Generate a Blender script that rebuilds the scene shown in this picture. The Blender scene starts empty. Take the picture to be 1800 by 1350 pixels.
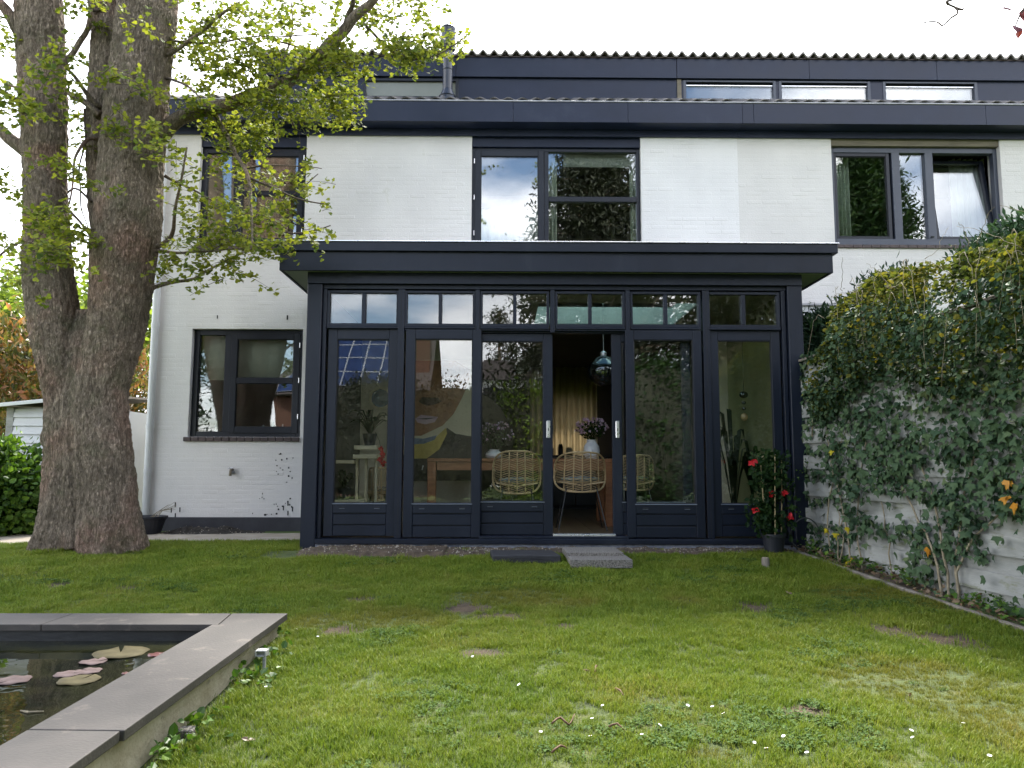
import bpy, math, random
import numpy as np
from mathutils import Vector, Matrix, noise as mnoise
R = random.Random(7)
rng = np.random.default_rng(11)
S = bpy.context.scene
C = S.collection
rad = math.radians

# ---------------------------------------------------------------- camera
FPX, PITCH, YAW, ROLL, CAMZ = 1340.0, 6.0, 0.55, -0.14, 0.90
cam_d = bpy.data.cameras.new('camera'); cam = bpy.data.objects.new('camera', cam_d); C.objects.link(cam)
cam_d.sensor_width = 36; cam_d.lens = 36*FPX/1800; cam_d.clip_end = 500; cam_d.clip_start = 0.05
cam.location = (0, 0, CAMZ)
CM = Matrix.Rotation(rad(-YAW), 3, 'Z') @ Matrix.Rotation(rad(90+PITCH), 3, 'X') @ Matrix.Rotation(rad(-ROLL), 3, 'Z')
cam.rotation_euler = CM.to_euler()
S.camera = cam

# ---------------------------------------------------------------- sky, sun, exposure
SUN_EL, SUN_AZ = 50.0, 8.0          # azimuth from +Y (behind the house) towards +X
w = bpy.data.worlds.new('World'); S.world = w; w.use_nodes = True
nt = w.node_tree; nt.nodes.clear()
N = nt.nodes.new; L = nt.links.new
out = N('ShaderNodeOutputWorld'); bg = N('ShaderNodeBackground'); L(bg.outputs[0], out.inputs[0])
bg.inputs[1].default_value = 0.112
sky = N('ShaderNodeTexSky'); sky.sky_type = 'NISHITA'; sky.sun_disc = False
sky.sun_elevation = rad(SUN_EL); sky.sun_rotation = rad(SUN_AZ); sky.dust_density = 1.6; sky.air_density = 1.0
tc = N('ShaderNodeTexCoord')
sep = N('ShaderNodeSeparateXYZ'); L(tc.outputs['Generated'], sep.inputs[0])
# clouds lie on a flat layer: divide by height so they bunch up near the horizon
ad = N('ShaderNodeMath'); ad.operation = 'ADD'; L(sep.outputs[2], ad.inputs[0]); ad.inputs[1].default_value = 0.22
ab = N('ShaderNodeMath'); ab.operation = 'MAXIMUM'; L(ad.outputs[0], ab.inputs[0]); ab.inputs[1].default_value = 0.05
dv = N('ShaderNodeVectorMath'); dv.operation = 'DIVIDE'; L(tc.outputs['Generated'], dv.inputs[0])
cb = N('ShaderNodeCombineXYZ')
for i in range(3): L(ab.outputs[0], cb.inputs[i])
L(cb.outputs[0], dv.inputs[1])
nz = N('ShaderNodeTexNoise'); nz.inputs['Scale'].default_value = 1.35; nz.inputs['Detail'].default_value = 7; nz.inputs['Roughness'].default_value = .52
L(dv.outputs[0], nz.inputs['Vector'])
gy = N('ShaderNodeMath'); gy.operation = 'MULTIPLY_ADD'; L(sep.outputs[1], gy.inputs[0]); gy.inputs[1].default_value = 0.11; L(nz.outputs[0], gy.inputs[2])
hz = N('ShaderNodeMath'); hz.operation = 'MULTIPLY_ADD'; L(sep.outputs[2], hz.inputs[0]); hz.inputs[1].default_value = -0.22; hz.inputs[2].default_value = 0.125   # cloudier towards the horizon all round
hz2 = N('ShaderNodeMath'); hz2.operation = 'ADD'; L(hz.outputs[0], hz2.inputs[0]); L(gy.outputs[0], hz2.inputs[1])
cr = N('ShaderNodeValToRGB'); L(hz2.outputs[0], cr.inputs[0])
cr.color_ramp.elements[0].position = .40; cr.color_ramp.elements[1].position = .55
mx = N('ShaderNodeMixRGB'); L(cr.outputs[0], mx.inputs[0]); L(sky.outputs[0], mx.inputs[1])
nz2 = N('ShaderNodeTexNoise'); nz2.inputs['Scale'].default_value = 2.6; nz2.inputs['Detail'].default_value = 5; L(dv.outputs[0], nz2.inputs['Vector'])
cr2 = N('ShaderNodeValToRGB'); L(nz2.outputs[0], cr2.inputs[0])
cr2.color_ramp.elements[0].position = .3; cr2.color_ramp.elements[0].color = (7.5, 7.8, 8.6, 1)
cr2.color_ramp.elements[1].position = .7; cr2.color_ramp.elements[1].color = (13, 13, 13.2, 1)
L(cr2.outputs[0], mx.inputs[2]); L(mx.outputs[0], bg.inputs[0])
sun_d = bpy.data.lights.new('sun', 'SUN'); sun_d.energy = 3.1; sun_d.angle = rad(9); sun_d.color = (1, .95, .86)
sun = bpy.data.objects.new('sun', sun_d); C.objects.link(sun)
sv = Vector((math.sin(rad(SUN_AZ))*math.cos(rad(SUN_EL)), math.cos(rad(SUN_AZ))*math.cos(rad(SUN_EL)), math.sin(rad(SUN_EL))))
sun.rotation_euler = sv.to_track_quat('Z', 'Y').to_euler(); sun.location = sv*40
vs = S.view_settings
vs.view_transform = 'Standard'; vs.look = 'None'; vs.gamma = 1; vs.use_curve_mapping = False; vs.exposure = 2.05
S.render.engine = 'CYCLES'
S.cycles.max_bounces = 8; S.cycles.transparent_max_bounces = 24; S.cycles.diffuse_bounces = 4; S.cycles.glossy_bounces = 4
S.cycles.caustics_reflective = False; S.cycles.caustics_refractive = False
S.cycles.sample_clamp_indirect = 6

# ---------------------------------------------------------------- measuring the place from the photograph
def ray(px, py):
    return CM @ Vector(((px-900)/FPX, -(py-675)/FPX, -1))
def P(px, py, Y):
    d = ray(px, py); t = Y/d.y
    return Vector((d.x*t, Y, CAMZ+d.z*t))
def PX(px, py, Y): return P(px, py, Y).x
def PZ(py, Y, px=900): return P(px, py, Y).z
def GZ(px, py, z):
    d = ray(px, py); t = (z-CAMZ)/d.z
    return Vector((d.x*t, d.y*t, z))
CMI = CM.transposed()
def proj(v):
    q = CMI @ (Vector(v)-Vector((0, 0, CAMZ)))
    return 900+FPX*q.x/-q.z, 675-FPX*q.y/-q.z
def lawnz(y): return float(np.interp(y, [-40, 0, 3, 5.3, 8, 30], [-.42, -.36, -.28, -.17, 0, .02]))
def GL(px, py):
    z = 0
    for _ in range(12):
        p = GZ(px, py, z); z = lawnz(p.y)
    return p

# ---------------------------------------------------------------- mesh helpers
class MB:
    def __init__(s): s.v = []; s.f = []; s.sm = False
    def add(s, vs, fs):
        n = len(s.v); s.v += [tuple(v) for v in vs]; s.f += [tuple(i+n for i in f) for f in fs]; return s
    def box(s, x0, x1, y0, y1, z0, z1, c=0.0):
        if x1 < x0: x0, x1 = x1, x0
        if y1 < y0: y0, y1 = y1, y0
        if z1 < z0: z0, z1 = z1, z0
        if c <= 0:
            return s.add([(x0,y0,z0),(x1,y0,z0),(x1,y1,z0),(x0,y1,z0),(x0,y0,z1),(x1,y0,z1),(x1,y1,z1),(x0,y1,z1)],
                         [(0,3,2,1),(4,5,6,7),(0,1,5,4),(1,2,6,5),(2,3,7,6),(3,0,4,7)])
        c = min(c, (x1-x0)*.45, (y1-y0)*.45, (z1-z0)*.45)
        vs = []; X=(x0,x1); Y=(y0,y1); Z=(z0,z1); sg=(1,-1)
        idx = {}
        for i in (0,1):
            for j in (0,1):
                for k in (0,1):
                    a,b,d = X[i]+0, Y[j]+0, Z[k]+0
                    idx[i,j,k,0]=len(vs); vs.append((a, b+sg[j]*c, d+sg[k]*c))
                    idx[i,j,k,1]=len(vs); vs.append((a+sg[i]*c, b, d+sg[k]*c))
                    idx[i,j,k,2]=len(vs); vs.append((a+sg[i]*c, b+sg[j]*c, d))
        fs = []
        q = [(0,0),(1,0),(1,1),(0,1)]
        for i in (0,1):
            fs.append([idx[i,a,b,0] for a,b in (q if i else q[::-1])])
            fs.append([idx[a,i,b,1] for a,b in (q[::-1] if i else q)])
            fs.append([idx[a,b,i,2] for a,b in (q if i else q[::-1])])
        for i in (0,1):
            for j in (0,1):
                fs.append([idx[i,j,0,0],idx[i,j,1,0],idx[i,j,1,1],idx[i,j,0,1]])
                fs.append([idx[i,0,j,0],idx[i,1,j,0],idx[i,1,j,2],idx[i,0,j,2]])
                fs.append([idx[0,i,j,1],idx[1,i,j,1],idx[1,i,j,2],idx[0,i,j,2]])
        for i in (0,1):
            for j in (0,1):
                for k in (0,1): fs.append([idx[i,j,k,0],idx[i,j,k,1],idx[i,j,k,2]])
        return s.add(vs, fs)
    def obox(s, a, b, wid, hgt, up=(0,0,1), c=0.0):
        """box along the line a-b, hgt along up"""
        a=Vector(a); b=Vector(b); d=(b-a); l=d.length; d.normalize(); u=Vector(up); sd=d.cross(u).normalized(); u=sd.cross(d).normalized()
        t=MB().box(0,l,-wid/2,wid/2,-hgt/2,hgt/2,c)
        return s.add([a+d*v[0]+sd*v[1]+u*v[2] for v in t.v], t.f)
    def tube(s, pts, rs, n=8, caps=True):
        pts=[Vector(p) for p in pts]
        if not hasattr(rs,'__len__'): rs=[rs]*len(pts)
        base=len(s.v); fr=None
        for i,p in enumerate(pts):
            t=(pts[min(i+1,len(pts)-1)]-pts[max(i-1,0)])
            if t.length<1e-9: t=Vector((0,0,1))
            t.normalize()
            if fr is None:
                fr=t.orthogonal().normalized()
            else:
                fr=(fr-t*fr.dot(t))
                fr = fr.normalized() if fr.length>1e-6 else t.orthogonal().normalized()
            b=t.cross(fr)
            for k in range(n):
                a=2*math.pi*k/n
                s.v.append(tuple(p+(fr*math.cos(a)+b*math.sin(a))*rs[i]))
        m=len(pts)
        for i in range(m-1):
            for k in range(n):
                a=base+i*n+k; b_=base+i*n+(k+1)%n
                s.f.append((a,b_,b_+n,a+n))
        if caps:
            s.f.append(tuple(base+k for k in range(n))[::-1]); s.f.append(tuple(base+(m-1)*n+k for k in range(n)))
        return s
    def lathe(s, c, prof, n=24):
        c=Vector(c); base=len(s.v)
        for r,z in prof:
            for k in range(n):
                a=2*math.pi*k/n; s.v.append((c.x+r*math.cos(a), c.y+r*math.sin(a), c.z+z))
        for i in range(len(prof)-1):
            for k in range(n):
                a=base+i*n+k; b=base+i*n+(k+1)%n
                s.f.append((a,b,b+n,a+n))
        s.f.append(tuple(base+k for k in range(n))[::-1]); s.f.append(tuple(base+(len(prof)-1)*n+k for k in range(n)))
        return s
    def prism(s, poly, y0, y1):
        """polygon in x,z extruded from y0 to y1"""
        n=len(poly)
        return s.add([(p[0],y0,p[1]) for p in poly]+[(p[0],y1,p[1]) for p in poly],
              [tuple(range(n))[::-1], tuple(range(n,2*n))]+[(i,(i+1)%n,(i+1)%n+n,i+n) for i in range(n)])
    def zprism(s, poly, z0, z1):
        n=len(poly)
        return s.add([(p[0],p[1],z0) for p in poly]+[(p[0],p[1],z1) for p in poly],
              [tuple(range(n))[::-1], tuple(range(n,2*n))]+[(i,(i+1)%n,(i+1)%n+n,i+n) for i in range(n)])
    def sphere(s, c, r, nu=12, nv=8, sq=(1,1,1)):
        c=Vector(c); prof=[(max(1e-4,math.sin(math.pi*i/nv))*r, -math.cos(math.pi*i/nv)*r) for i in range(nv+1)]
        t=MB().lathe((0,0,0),prof,nu)
        return s.add([(c.x+v[0]*sq[0],c.y+v[1]*sq[1],c.z+v[2]*sq[2]) for v in t.v],t.f)
OFF = {}
def mesh_from(name, v, f, off=Vector((0,0,0)), smooth=False):
    me = bpy.data.meshes.new(name)
    v = np.asarray(v, dtype=np.float32)-np.array(off, dtype=np.float32)
    me.from_pydata(v.tolist() if len(v)<3000 else v.tolist(), [], f)
    me.update()
    if smooth: me.polygons.foreach_set('use_smooth', [True]*len(me.polygons))
    return me
def obj(name, mb, m, parent=None, base=None, smooth=False, label=None):
    """parts: built in world coordinates, stored relative to their thing's base; base: origin of a one-mesh thing"""
    off = OFF[parent.name] if parent is not None else Vector(base or (0,0,0))
    me = mesh_from(name, mb.v, mb.f, off, smooth)
    o = bpy.data.objects.new(name, me); C.objects.link(o)
    if m: me.materials.append(m)
    if parent is not None: o.parent = parent
    else: o.location = off
    OFF[o.name] = off
    if label: o['label'] = label
    return o
def tag(o, label, cat, group=None, kind=None):
    if label: o['label']=label
    if cat: o['category']=cat
    if group: o['group']=group
    if kind: o['kind']=kind
    return o
def thing(name, label, cat, loc, group=None):
    o = bpy.data.objects.new(name, None); C.objects.link(o); o.location = loc; o.empty_display_size=.1
    OFF[o.name]=Vector(loc); return tag(o,label,cat,group)
def struct(o): o['kind']='structure'; return o
def stuff(o): o['kind']='stuff'; return o
def dup(root, delta, label=None):
    """a copy of a thing with its parts and sub-parts, moved by delta"""
    r=root.copy(); C.objects.link(r); r.location=root.location+Vector(delta); OFF[r.name]=OFF[root.name]+Vector(delta)
    if label: r['label']=label
    for ch in list(root.children):
        c=ch.copy(); C.objects.link(c); c.parent=r
        for g in list(ch.children):
            d=g.copy(); C.objects.link(d); d.parent=c
    return r

# ---------------------------------------------------------------- materials
def newmat(name):
    m=bpy.data.materials.new(name); m.use_nodes=True; t=m.node_tree
    return m,t,t.nodes['Principled BSDF']
def node(t,typ,**kw):
    n=t.nodes.new(typ)
    for k,v in kw.items(): setattr(n,k,v)
    return n
def ramp(t,src,stops):
    r=node(t,'ShaderNodeValToRGB'); e=r.color_ramp.elements
    while len(e)<len(stops): e.new(.5)
    for i,(p,c) in enumerate(stops): e[i].position=p; e[i].color=(*c,1)
    t.links.new(src,r.inputs[0]); return r
def mat(name,c1,c2=None,scale=3,rough=.5,rvar=0,bump=0,bscale=40,metal=0,spec=.5,detail=6,stretch=(1,1,1),wear=None,wscale=6,coat=0):
    m,t,b=newmat(name); l=t.links.new
    tcn=node(t,'ShaderNodeTexCoord'); mp=node(t,'ShaderNodeMapping'); mp.inputs['Scale'].default_value=stretch
    l(tcn.outputs['Object'],mp.inputs[0])
    c2=c2 or tuple(min(1,x*1.25+.002) for x in c1)
    n1=node(t,'ShaderNodeTexNoise'); n1.inputs['Scale'].default_value=scale; n1.inputs['Detail'].default_value=detail; n1.inputs['Roughness'].default_value=.6
    l(mp.outputs[0],n1.inputs['Vector'])
    r=ramp(t,n1.outputs[0],[(.32,c1),(.68,c2)]); col=r.outputs[0]
    if wear:
        n3=node(t,'ShaderNodeTexNoise'); n3.inputs['Scale'].default_value=wscale; n3.inputs['Detail'].default_value=9; n3.inputs['Roughness'].default_value=.7
        l(mp.outputs[0],n3.inputs['Vector'])
        rr=ramp(t,n3.outputs[0],[(wear[1],(0,0,0)),(wear[1]+.12,(1,1,1))])
        mm=node(t,'ShaderNodeMixRGB'); mm.inputs[2].default_value=(*wear[0],1); l(rr.outputs[0],mm.inputs[0]); l(col,mm.inputs[1]); col=mm.outputs[0]
    l(col,b.inputs['Base Color'])
    b.inputs['Roughness'].default_value=rough; b.inputs['Metallic'].default_value=metal; b.inputs['Specular IOR Level'].default_value=spec
    b.inputs['Coat Weight'].default_value=coat
    if rvar:
        mr=node(t,'ShaderNodeMapRange'); l(n1.outputs[0],mr.inputs[0]); mr.inputs[3].default_value=rough-rvar; mr.inputs[4].default_value=rough+rvar; l(mr.outputs[0],b.inputs['Roughness'])
    if bump:
        n2=node(t,'ShaderNodeTexNoise'); n2.inputs['Scale'].default_value=bscale; n2.inputs['Detail'].default_value=5
        l(mp.outputs[0],n2.inputs['Vector'])
        bp=node(t,'ShaderNodeBump'); bp.inputs['Strength'].default_value=bump; bp.inputs['Distance'].default_value=.01
        l(n2.outputs[0],bp.inputs['Height']); l(bp.outputs[0],b.inputs['Normal'])
    return m
def leafmat(name,stops,trans=.35,rough=.45,spec=.35):
    m,t,b=newmat(name); l=t.links.new
    g=node(t,'ShaderNodeNewGeometry'); tcn=node(t,'ShaderNodeTexCoord')
    n=node(t,'ShaderNodeTexNoise'); n.inputs['Scale'].default_value=2.2; n.inputs['Detail'].default_value=3; l(tcn.outputs['Object'],n.inputs['Vector'])
    a=node(t,'ShaderNodeMath',operation='MULTIPLY_ADD'); l(n.outputs[0],a.inputs[0]); a.inputs[1].default_value=.9
    s=node(t,'ShaderNodeMath',operation='MULTIPLY_ADD'); l(g.outputs['Random Per Island'],s.inputs[0]); s.inputs[1].default_value=.6; s.inputs[2].default_value=-.25
    l(s.outputs[0],a.inputs[2])
    r=ramp(t,a.outputs[0],stops)
    l(r.outputs[0],b.inputs['Base Color']); b.inputs['Roughness'].default_value=rough; b.inputs['Specular IOR Level'].default_value=spec
    tr=node(t,'ShaderNodeBsdfTranslucent'); mc=node(t,'ShaderNodeMixRGB',blend_type='MULTIPLY'); mc.inputs[0].default_value=1; mc.inputs[2].default_value=(1.15,1.15,.55,1)
    l(r.outputs[0],mc.inputs[1]); l(mc.outputs[0],tr.inputs[0])
    mxs=node(t,'ShaderNodeMixShader'); mxs.inputs[0].default_value=trans; l(b.outputs[0],mxs.inputs[1]); l(tr.outputs[0],mxs.inputs[2])
    l(mxs.outputs[0],t.nodes['Material Output'].inputs[0]); return m
def glassmat(name,ior=1.9,tint=(.93,.97,.95),rough=0.0,warp=.02):
    m,t,b=newmat(name); l=t.links.new; t.nodes.remove(b)
    f=node(t,'ShaderNodeFresnel'); f.inputs[0].default_value=ior
    tr=node(t,'ShaderNodeBsdfTransparent'); tr.inputs[0].default_value=(*tint,1)
    gl=node(t,'ShaderNodeBsdfGlossy'); gl.inputs['Roughness'].default_value=rough
    tcn=node(t,'ShaderNodeTexCoord'); n=node(t,'ShaderNodeTexNoise'); n.inputs['Scale'].default_value=1.3; n.inputs['Detail'].default_value=1; l(tcn.outputs['Object'],n.inputs['Vector'])
    bp=node(t,'ShaderNodeBump'); bp.inputs['Strength'].default_value=warp; bp.inputs['Distance'].default_value=.05; l(n.outputs[0],bp.inputs['Height']); l(bp.outputs[0],gl.inputs['Normal'])
    # the back face of a pane sees the reciprocal index: the geometry node keeps both faces alike
    g=node(t,'ShaderNodeNewGeometry'); ml=node(t,'ShaderNodeMath',operation='MULTIPLY_ADD'); l(g.outputs['Backfacing'],ml.inputs[0]); ml.inputs[1].default_value=-(ior-1/ior); ml.inputs[2].default_value=ior; 
    l(ml.outputs[0],f.inputs[0])
    mxs=node(t,'ShaderNodeMixShader'); l(f.outputs[0],mxs.inputs[0]); l(tr.outputs[0],mxs.inputs[1]); l(gl.outputs[0],mxs.inputs[2])
    l(mxs.outputs[0],t.nodes['Material Output'].inputs[0]); return m
M={}
M['paint']=mat('anthracite_paint',(.0055,.0085,.017),(.0095,.0135,.025),2.5,.42,.08,.12,180,spec=.30,coat=0,stretch=(1,1,.25),wear=((.017,.022,.031),.60),wscale=2.4)
M['paint_house']=mat('dark_blue_grey_paint',(.009,.0135,.030),(.015,.021,.044),1.6,.40,.12,.12,60,spec=.30,wear=((.022,.029,.050),.58),wscale=1.6)
M['paint_win']=mat('window_frame_paint',(.0045,.0065,.013),(.008,.011,.019),3,.38,.06,.05,90,spec=.36)
M['paint_grey']=mat('blue_grey_frame_paint',(.034,.041,.060),(.046,.054,.076),2,.4,.06)
M['groove']=mat('groove_black',(.004,.005,.007),None,3,.7)
M['white']=mat('white_masonry_paint',(.62,.60,.59),(.70,.68,.665),1.3,.75,0,.35,55,wear=((.53,.51,.45),.62),wscale=2.6)
M['cream']=mat('cream_masonry_paint',(.56,.535,.51),(.64,.61,.58),1.2,.78,0,.4,50,wear=((.42,.38,.30),.70),wscale=2.2)
M['plinth']=mat('black_plinth_paint',(.018,.019,.026),(.035,.036,.045),4,.6,0,.3,60,wear=((.12,.11,.10),.68),wscale=9)
M['pvc']=mat('grey_white_pipe',(.50,.51,.52),(.60,.61,.60),2,.4,.1)
M['alu']=mat('brushed_metal',(.62,.62,.64),(.72,.72,.74),8,.28,.05,metal=.9)
M['gutteredge']=mat('zinc_edge',(.22,.22,.23),(.36,.36,.37),9,.5,0,metal=.4)
M['tile']=mat('concrete_pantile',(.17,.15,.145),(.32,.29,.275),9,.85,0,.5,60,wear=((.16,.15,.09),.60),wscale=14)
M['tile_dark']=mat('weathered_roof_tile',(.035,.033,.032),(.09,.083,.078),14,.85,0,.5,60,wear=((.2,.17,.13),.60),wscale=30)
M['soffit']=mat('pale_soffit_board',(.26,.29,.27),(.33,.36,.33),2,.6)
M['lintel']=mat('weathered_brown_board',(.10,.085,.06),(.20,.17,.12),5,.8,0,.2,60,stretch=(.3,1,2))
M['sillbrick']=mat('dark_brick_sill',(.035,.024,.024),(.07,.045,.042),20,.6,0,.4,80)
M['glass']=glassmat('window_glass',1.92,(.97,.99,.98))
M['glass_up']=glassmat('coated_window_glass',2.6,(.92,.95,.94))
M['glass_old']=glassmat('older_window_glass',2.2,(.9,.93,.91),0,.15)
M['frost']=mat('frosted_glass',(.17,.18,.15),(.21,.22,.19),2,.22)
M['concrete']=mat('bluish_concrete',(.16,.18,.24),(.33,.35,.40),14,.85,0,.6,50,wear=((.12,.10,.08),.58),wscale=9)
M['slab']=mat('bluestone_coping',(.032,.028,.025),(.064,.056,.049),3.2,.68,.1,.2,80,wear=((.125,.105,.085),.57),wscale=4.5,detail=9)
M['render']=mat('cracked_cream_render',(.30,.25,.16),(.44,.38,.27),6,.9,0,.7,45,wear=((.10,.085,.06),.60),wscale=9)
M['liner']=mat('black_pond_liner',(.006,.007,.008),(.02,.022,.024),6,.5,0,.3,30)
M['fence']=mat('weathered_white_fence_paint',(.22,.225,.21),(.34,.345,.325),3,.8,0,.25,40,stretch=(1,1,4),wear=((.17,.18,.11),.56),wscale=5)
M['woodgrey']=mat('grey_weathered_wood',(.13,.11,.085),(.24,.21,.17),8,.85,0,.4,60,stretch=(1,1,.2))
M['gravel_slab']=mat('exposed_aggregate',(.07,.063,.055),(.27,.25,.22),95,.9,0,.9,120,detail=2)
M['sleeper']=mat('dark_sleeper',(.012,.012,.014),(.035,.035,.04),18,.85,0,.8,50,stretch=(.3,1,1))
M['soil']=mat('crumbly_soil',(.040,.027,.017),(.105,.075,.048),12,.95,0,1,50,detail=9,wear=((.17,.13,.09),.64),wscale=34)
M['compost']=mat('dark_compost',(.012,.010,.008),(.04,.032,.025),22,.95,0,1,60,wear=((.2,.17,.13),.68),wscale=45)
M['path']=mat('sandy_concrete_path',(.30,.25,.19),(.42,.37,.30),5,.9,0,.3,40)
M['twig']=mat('twig_bark',(.045,.032,.022),(.09,.065,.045),20,.9,0,.5,60)
M['vine']=mat('pale_vine_stem',(.16,.13,.085),(.28,.24,.16),20,.9,0,.3,60)
M['rattan']=mat('rattan',(.42,.29,.15),(.60,.44,.25),30,.5,.1)
M['wood']=mat('reddish_table_wood',(.20,.075,.030),(.30,.13,.055),5,.38,.08,.08,40,stretch=(1,6,6))
M['floorwood']=mat('oak_floor',(.10,.065,.035),(.18,.12,.07),6,.4,.1,.1,60,stretch=(1,.2,1))
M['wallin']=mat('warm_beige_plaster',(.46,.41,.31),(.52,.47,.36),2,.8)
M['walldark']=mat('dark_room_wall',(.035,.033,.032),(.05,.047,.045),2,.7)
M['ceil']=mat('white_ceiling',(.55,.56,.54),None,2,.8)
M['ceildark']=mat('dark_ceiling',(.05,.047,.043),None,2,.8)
M['black']=mat('black_lacquer',(.008,.008,.009),(.014,.014,.015),6,.4)
M['cream_wood']=mat('cream_painted_wood',(.50,.43,.28),(.60,.53,.36),6,.6)
M['white_pot']=mat('white_glazed_pot',(.62,.62,.64),None,5,.25)
M['blackpot']=mat('black_plastic_pot',(.010,.012,.018),(.02,.022,.03),6,.45)
M['brick']=mat('red_brown_brick',(.055,.025,.018),(.10,.048,.032),12,.85,0,.4,50)
M['solar']=mat('solar_cell',(.012,.022,.07),(.022,.04,.11),3,.18)
M['solarframe']=mat('solar_frame',(.25,.27,.30),None,3,.5)
M['redtile']=mat('dark_clay_tile',(.04,.035,.035),(.07,.06,.06),9,.8)
M['whitehouse']=mat('white_render',(.68,.69,.68),(.76,.77,.76),2,.8)
def curtainmat(name,c,tr=.4):
    m,t,b=newmat(name); l=t.links.new
    b.inputs['Base Color'].default_value=(*c,1); b.inputs['Roughness'].default_value=.9
    wv=node(t,'ShaderNodeTexNoise'); wv.inputs['Scale'].default_value=300
    bp=node(t,'ShaderNodeBump'); bp.inputs['Strength'].default_value=.2; l(wv.outputs[0],bp.inputs['Height']); l(bp.outputs[0],b.inputs['Normal'])
    x=node(t,'ShaderNodeBsdfTranslucent'); x.inputs[0].default_value=(*c,1)
    mxs=node(t,'ShaderNodeMixShader'); mxs.inputs[0].default_value=tr; l(b.outputs[0],mxs.inputs[1]); l(x.outputs[0],mxs.inputs[2]); l(mxs.outputs[0],t.nodes['Material Output'].inputs[0]); return m
M['curtain']=curtainmat('warm_curtain_cloth',(.62,.55,.42),.5)
M['sheer']=curtainmat('white_sheer_cloth',(.75,.78,.74),.4)
M['greenish']=curtainmat('pale_green_cloth',(.58,.62,.50),.3)
M['blind']=curtainmat('grey_blind_cloth',(.55,.56,.50),.3)
M['ginkgo']=leafmat('ginkgo_leaf',[(.12,(.065,.105,.026)),(.40,(.145,.185,.034)),(.75,(.26,.28,.045))],.52,.6,.2)
M['ivy']=leafmat('ivy_leaf',[(.1,(.016,.034,.018)),(.45,(.035,.068,.034)),(.75,(.070,.11,.050)),(.95,(.14,.17,.075))],.12,.6,.16)
M['clematis']=leafmat('climber_leaf',[(.1,(.022,.036,.012)),(.4,(.055,.075,.020)),(.65,(.13,.14,.03)),(.9,(.26,.21,.035))],.4,.7,.12)
M['yellowleaf']=leafmat('yellow_leaf',[(.2,(.42,.36,.02)),(.8,(.62,.50,.03))],.4)
M['orangeleaf']=leafmat('orange_leaf',[(.2,(.45,.20,.02)),(.8,(.62,.30,.04))],.4)
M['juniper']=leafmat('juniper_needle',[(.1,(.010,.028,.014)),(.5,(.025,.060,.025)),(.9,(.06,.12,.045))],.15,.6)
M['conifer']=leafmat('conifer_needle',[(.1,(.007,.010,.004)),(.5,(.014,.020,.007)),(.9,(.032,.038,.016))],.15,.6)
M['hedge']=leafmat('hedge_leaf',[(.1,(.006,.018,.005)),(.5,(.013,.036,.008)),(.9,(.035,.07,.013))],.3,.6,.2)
M['limehedge']=leafmat('lime_hedge_leaf',[(.1,(.05,.10,.012)),(.5,(.12,.2,.02)),(.9,(.22,.3,.04))],.4)
M['photinia']=leafmat('photinia_leaf',[(.12,(.04,.055,.018)),(.4,(.11,.12,.035)),(.62,(.24,.16,.06)),(.9,(.38,.16,.09))],.35)
M['bush']=leafmat('green_bush_leaf',[(.1,(.02,.055,.012)),(.5,(.07,.15,.02)),(.9,(.17,.28,.035))],.35)
M['paleleaf']=leafmat('pale_green_leaf',[(.1,(.07,.12,.02)),(.5,(.17,.24,.04)),(.9,(.30,.36,.07))],.5)
M['daisyw']=mat('daisy_petal',(.8,.8,.8),None,5,.7)
M['redflower']=leafmat('red_petal',[(.2,(.45,.008,.012)),(.8,(.62,.02,.03))],.3)
M['purpleleaf']=leafmat('purple_red_leaf',[(.2,(.06,.012,.03)),(.8,(.16,.03,.035))],.3)
M['pinkfl']=leafmat('pink_lilac_petal',[(.15,(.55,.14,.32)),(.4,(.5,.36,.65)),(.7,(.8,.7,.8)),(.95,(.8,.45,.4))],.2)

# ---------------------------------------------------------------- foliage helper
SH={
 'ginkgo':([(0,0,0),(-.5,.52,.06),(-.3,.86,.10),(-.03,.74,.0),(.3,.88,.10),(.5,.55,.06)],[(0,2,1),(0,3,2),(0,4,3),(0,5,4)]),
 'ivy':([(0,.3,.0),(0,0,0),(-.38,.02,.04),(-.58,.42,.10),(-.25,.48,.03),(0,1,-.08),(.25,.48,.03),(.58,.42,.10),(.38,.02,.04)],[(0,2,1),(0,3,2),(0,4,3),(0,5,4),(0,6,5),(0,7,6),(0,8,7),(0,1,8)]),
 'oval':([(0,0,0),(-.24,.45,.07),(0,1,-.06),(.24,.45,.07)],[(0,2,1),(0,3,2)]),
 'broad':([(0,0,0),(-.38,.3,.07),(-.30,.7,.06),(0,1,-.06),(.30,.7,.06),(.38,.3,.07)],[(0,3,2),(0,2,1),(0,4,3),(0,5,4)]),
 'needle':([(-.035,0,0),(0,1,0),(.035,0,0)],[(0,2,1)]),
 'spray':([(-.05,0,0),(-.16,.5,.05),(0,1,0),(.16,.55,.05),(.05,0,0)],[(0,4,3,2,1)]),
}
def basis(nrm, tip):
    n=nrm/np.maximum(1e-6,np.linalg.norm(nrm,axis=1,keepdims=True))
    t=tip-n*np.sum(tip*n,axis=1,keepdims=True); t/=np.maximum(1e-6,np.linalg.norm(t,axis=1,keepdims=True))
    return n,t,np.cross(t,n)
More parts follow.
